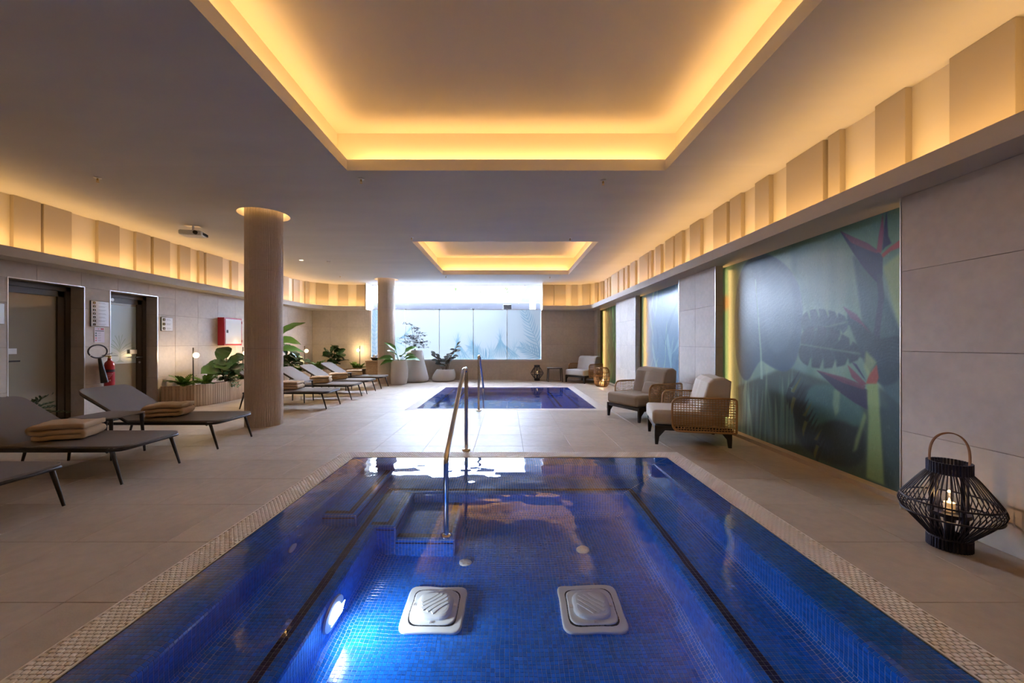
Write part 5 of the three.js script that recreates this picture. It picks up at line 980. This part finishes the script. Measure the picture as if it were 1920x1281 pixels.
{ // plant with dark oval leaves on several stems
  const g = thing('oval_leaf_plant', 'dark oval leaved plant on bare stems in the low pot', 'plant', [-2.08, 0.33, -13.45], 0), st = [];
  for (const [lx, h, n, ph] of [[0.16, 0.50, 6, 0], [0.42, 0.86, 7, 1], [-0.20, 0.44, 6, 2], [-0.34, 0.52, 6, 3], [0.05, 0.36, 4, 4], [0.24, 0.60, 4, 5]]) {
    const e = [lx, h, 0.12 * Math.sin(ph * 2)]; st.push(tube([[lx * 0.2, 0, 0], [lx * 0.45, h * 0.5, e[2] * 0.5], e], 0.009, 8, 5));
    for (let k = 0; k < n; k++) { const t = 0.5 + 0.5 * k / (n - 1), yaw = (k % 2 ? 0.3 : 2.9) + rr(-0.5, 0.5); placeLeaf(g, rubberLeaves[k % 2], M.rubber, [lx * (0.2 + 0.8 * t), h * t, e[2] * t], k === n - 1 ? (lx > 0 ? 0.2 : 2.9) : yaw, k === n - 1 ? 1.0 : rr(0.05, 0.7), rr(0.8, 1.1)); }
  }
  mk('stem', mrg(st), M.stem, g);
}
// ---------------------------------------------------------------- curved timber planter along the left and end walls
{
  const g = thing('timber_planter', 'curved oak slatted planter along the wall', 'planter', [0, 0, 0]), h = 0.44;
  // outer face from the left wall near the second door, round the front corner, along, and to the end wall
  const path = new THREE.CurvePath(), A = (x, z) => V(x, 0, -z);
  const pts = [A(XL + 0.03, 7.78), A(-6.66, 7.76), A(-6.30, 7.98), A(-6.16, 8.5), A(-6.14, 9.4), A(-6.12, 10.8), A(-6.02, 12.0), A(-5.72, 12.85), A(-5.25, 13.28), A(-4.86, 13.36)];
  const curve = new THREE.CatmullRomCurve3(pts, false, 'catmullrom', 0.5), n = 118, L = curve.getLength();
  const sp = curve.getSpacedPoints(n);
  const slat = [0, 1, 2, 3].map((k) => { const s = rbox(L / n - 0.004, h, 0.02, 0.004, 0, h / 2, 0, 1); const uv = s.attributes.uv; for (let i = 0; i < uv.count; i++) uv.setXY(i, uv.getX(i) * 3 + k * 0.37, uv.getY(i) * 1.0); return s; });
  for (let k = 0; k < n; k++) { const a = sp[k], b = sp[k + 1], o = mk('slat', slat[k % 4], M.oak[Math.floor(rnd() * 4)], g); o.position.copy(a).add(b).multiplyScalar(0.5); o.rotation.y = Math.atan2(-(b.z - a.z), b.x - a.x); }
  const outline = [...sp.map((p) => [p.x, -p.z]), [-4.86, ZB - 0.02], [XL + 0.02, ZB - 0.02], [XL + 0.02, 7.8]];
  mk('soil', plan(outline.map(([x, z]) => [x, z]), h - 0.09, 0.03), M.soil, g);
  mk('inner_wall', plan([...sp.map((p) => [p.x - 0.012, -p.z + 0.0]), ...sp.slice().reverse().map((p) => [p.x - 0.022, -p.z + 0.012])], 0.002, h - 0.02), M.oak[1], g);
}
figPlant('fiddle leaf fig in the planter beside the hose cabinet', -6.24, 0.38, 8.85, 0.56, 18, 1.25, 0.6);
figPlant('tall fiddle leaf fig in the planter behind the fluted column', -6.18, 0.38, 11.45, 0.62, 18, 1.3, 1.4);
figPlant('fiddle leaf fig in the planter beside the far globe lamps', -5.78, 0.38, 13.40, 0.66, 21, 1.2, 2.2);
{ // one taller plant with a torn light leaf that rises above the column-side figs
  const g = thing('tall_leaf_plant', 'tall plant with broad light green leaves behind the column', 'plant', [-6.38, 0.38, -10.75], 0, null), st = [];
  for (const [h, a, el, s, k] of [[1.12, 0.2, 0.75, 1.25, 0], [0.95, -0.3, 0.2, 1.15, 1], [0.8, 1.2, 0.5, 1.0, 2], [0.7, 0.5, 0.25, 1.1, 1], [0.6, -0.9, 0.4, 1.0, 0]]) { const e = [0.25 * Math.cos(a), h, -0.2 * Math.sin(a)]; st.push(tube([[0, 0, 0], [e[0] * 0.3, h * 0.6, e[2] * 0.3], e], 0.009, 8, 5)); placeLeaf(g, bananaLeaves[k], M.banana, e, a, el, s * 1.25); }
  mk('stalk', mrg(st), M.greenStem, g);
}
fernTuft('fern at the rounded end of the planter', -6.50, 0.40, 8.02, 0.30, 20);
fernTuft('fern at the foot of the first globe lamp', -6.30, 0.40, 8.35, 0.30, 20);
fernTuft('fern growing under the fig beside the hose cabinet', -6.30, 0.40, 9.5, 0.28, 18);
fernTuft('fern in the corner bend of the planter', -5.95, 0.40, 12.55, 0.38, 26);
fernTuft('fern left of the last globe lamp', -5.15, 0.40, 13.55, 0.28, 18); fernTuft('fern right of the last globe lamp', -4.98, 0.40, 13.55, 0.24, 16);
fernTuft('fern beside the third globe lamp', -6.3, 0.40, 12.0, 0.34, 22);
trailing('small leaved trailing plant spilling over the planter edge', -6.24, 0.42, 8.95, 0.30, 34);
// a dark fern in a pot behind the first lounger
{ const p = thing('fern_pot', 'small dark pot behind the first lounger', 'pot', [-6.30, 0, -5.18]); mk('vessel', lathe([[0, 0], [0.12, 0], [0.16, 0.30], [0.145, 0.30], [0.13, 0.26], [0, 0.26]], 28), M.frameBlack, p); fernTuft('dark fern in a pot behind the first lounger', -6.30, 0.27, 5.18, 0.40, 22, M.fig, 'potted ferns'); }
// ---------------------------------------------------------------- globe lamps in the planter
[[-6.42, 8.16, 1, 'by the rounded end of the planter'], [-6.52, 9.85, 1, 'beside the hose cabinet fig'], [-6.35, 12.52, 1, 'near the inner corner of the planter'], [-5.02, 13.62, -1, 'near the window end of the planter']].forEach(([x, z, s, l]) => {
  const g = thing('globe_lamp', `slim black garden lamp with a glowing globe ${l}`, 'lamp', [x, 0.37, -z], 0, 'globe lamps'), H0 = 0.82;
  mk('pole', mrg([bar([0, -0.02, 0], [0, H0, 0], 0.012, 0.012, 10), new THREE.CylinderGeometry(0.03, 0.03, 0.012, 16).translate(0, 0.004, 0)]), M.black, g);
  mk('globe', new THREE.SphereGeometry(0.056, 24, 16).translate(0.058 * s, H0 - 0.155, 0), M.globe, g);
  mk('holder', bar([0, H0 - 0.155, 0], [0.02 * s, H0 - 0.155, 0], 0.014, 0.014, 10), M.black, g);
  const pl = new THREE.PointLight(lin(1, 0.70, 0.34), 0.55); pl.name = 'globe_lamp_glow'; pl.position.set(x + 0.058 * s, 0.37 + H0 - 0.155, -z); pl.castShadow = true; pl.shadow.radius = 2; scene.add(pl);
});
// ---------------------------------------------------------------- timber chest by the window
{
  const g = thing('timber_chest', 'pale timber slatted chest beside the window column', 'chest', [-4.42, 0, -13.48]), w = 0.52, d = 0.52, h = 0.70;
  mk('body', box(w - 0.04, h - 0.06, d - 0.04, 0, (h - 0.06) / 2 + 0.01, 0), M.oak[0], g);
  for (let k = 0; k < 7; k++) for (const [sx, sz, ww, t] of [[0, 1, w, 0], [-1, 0, d, 1], [1, 0, d, 1]]) { const o = mk('slat', metres(new RoundedBoxGeometry(ww - 0.01, 0.08, 0.02, 1, 0.004).rotateY(t ? Math.PI / 2 : 0)), M.oak[(k + sx + 4) % 4], g); o.position.set(sx * (w / 2 - 0.01), 0.06 + k * 0.09, sz * (d / 2 - 0.01)); }
  mk('lid', rbox(w + 0.03, 0.04, d + 0.03, 0.006, 0, h - 0.02, 0, 1), M.oak[2], g);
  const b = thing('towel_basket', 'dark round basket of white rolled towels on the timber chest', 'basket', [-4.40, h, -13.42]);
  mk('bowl', lathe([[0, 0.005], [0.12, 0.005], [0.18, 0.09], [0.17, 0.09], [0.115, 0.015], [0, 0.015]], 28), M.black, b);
  for (const [x, z, a, y] of [[-0.05, 0.02, 0.3, 0.06], [0.06, -0.02, -0.4, 0.06], [0.01, 0.0, 1.2, 0.13]]) mk('rolled_towel', new THREE.CylinderGeometry(0.05, 0.05, 0.22, 18).rotateZ(Math.PI / 2).rotateY(a).translate(x, y + 0.01, z), M.white, b);
}
// ---------------------------------------------------------------- things on the ceiling
{
  const Zc = (y) => FOCAL * (H - EYE) / (CY - y), at = (x, y) => { const Z = Zc(y); return [(x - CX) * Z / FOCAL, H, -Z]; };
  const labels = ['beside the left cove light', 'at the left corner of the near coffer', 'at the right corner of the near coffer', 'at the left near corner of the far coffer', 'at the right near corner of the far coffer', 'at the left far corner of the far coffer', 'at the right far corner of the far coffer', 'above the far loungers'];
  [[183, 333], [677, 335], [1131, 338], [772, 445], [1069, 446], [836, 517.5], [1031, 518.5], [638, 517]].forEach(([x, y], i) => {
    const g = thing('ceiling_sprinkler', `small sprinkler head ${labels[i]}`, 'sprinkler', at(x, y), 0, 'ceiling sprinklers');
    mk('rose', lathe([[0, 0], [0.038, 0], [0.036, -0.008], [0.012, -0.012], [0, -0.012]].reverse(), 20), M.steelTrim, g);
    mk('nozzle', mrg([new THREE.CylinderGeometry(0.009, 0.012, 0.03, 10).translate(0, -0.025, 0), new THREE.CylinderGeometry(0.017, 0.017, 0.003, 12).translate(0, -0.056, 0), bar([0.011, -0.03, 0], [0.008, -0.056, 0], 0.002), bar([-0.011, -0.03, 0], [-0.008, -0.056, 0], 0.002)]), M.brass, g);
  });
  const p = at(362, 424), pr = thing('projector', 'white projector hung from the ceiling beside the column', 'projector', p, 0.25);
  mk('mount', mrg([box(0.22, 0.008, 0.1, 0, -0.004, 0), bar([0, -0.005, 0], [0, -0.09, 0], 0.02), box(0.1, 0.01, 0.1, 0, -0.09, 0)]), M.steelTrim, pr);
  mk('body', rbox(0.34, 0.085, 0.26, 0.03, 0, -0.137, 0, 3), M.plastic, pr);
  mk('lens', new THREE.CylinderGeometry(0.032, 0.036, 0.03, 20).rotateX(Math.PI / 2).translate(0.09, -0.137, 0.135), M.black, pr);
  mk('vent', mrg([0, 1, 2, 3].map((k) => box(0.003, 0.045, 0.1, 0.171, -0.137, -0.05 + 0.0 * k).translate(0, 0, 0.03 * (k - 1)))), M.black, pr);
  const sd = thing('smoke_detector', 'small round smoke detector on the ceiling by the column', 'detector', at(616, 488.5));
  mk('base', lathe([[0, -0.015], [0.05, -0.015], [0.052, 0]], 24), M.white, sd); mk('sensor', lathe([[0, -0.05], [0.03, -0.05], [0.042, -0.035], [0.042, -0.015]], 24), M.white, sd);
  const dl = thing('recessed_downlight', 'small lit recessed downlight over the loungers', 'downlight', at(565, 488));
  mk('bezel', new THREE.RingGeometry(0.045, 0.062, 28).rotateX(Math.PI / 2).translate(0, -0.003, 0), M.white, dl); mk('lens', new THREE.CircleGeometry(0.045, 28).rotateX(Math.PI / 2).translate(0, -0.002, 0), M.globe, dl);
  const [lx, , lz] = at(565, 488), s = new THREE.SpotLight(lin(1, 0.78, 0.5), 6, 0, 0.8, 0.6); s.name = 'downlight_beam'; s.position.set(lx, H - 0.02, lz); s.target.position.set(lx, 0, lz); s.castShadow = true; s.shadow.radius = 2; scene.add(s, s.target);
}
renderer.render(scene, camera);
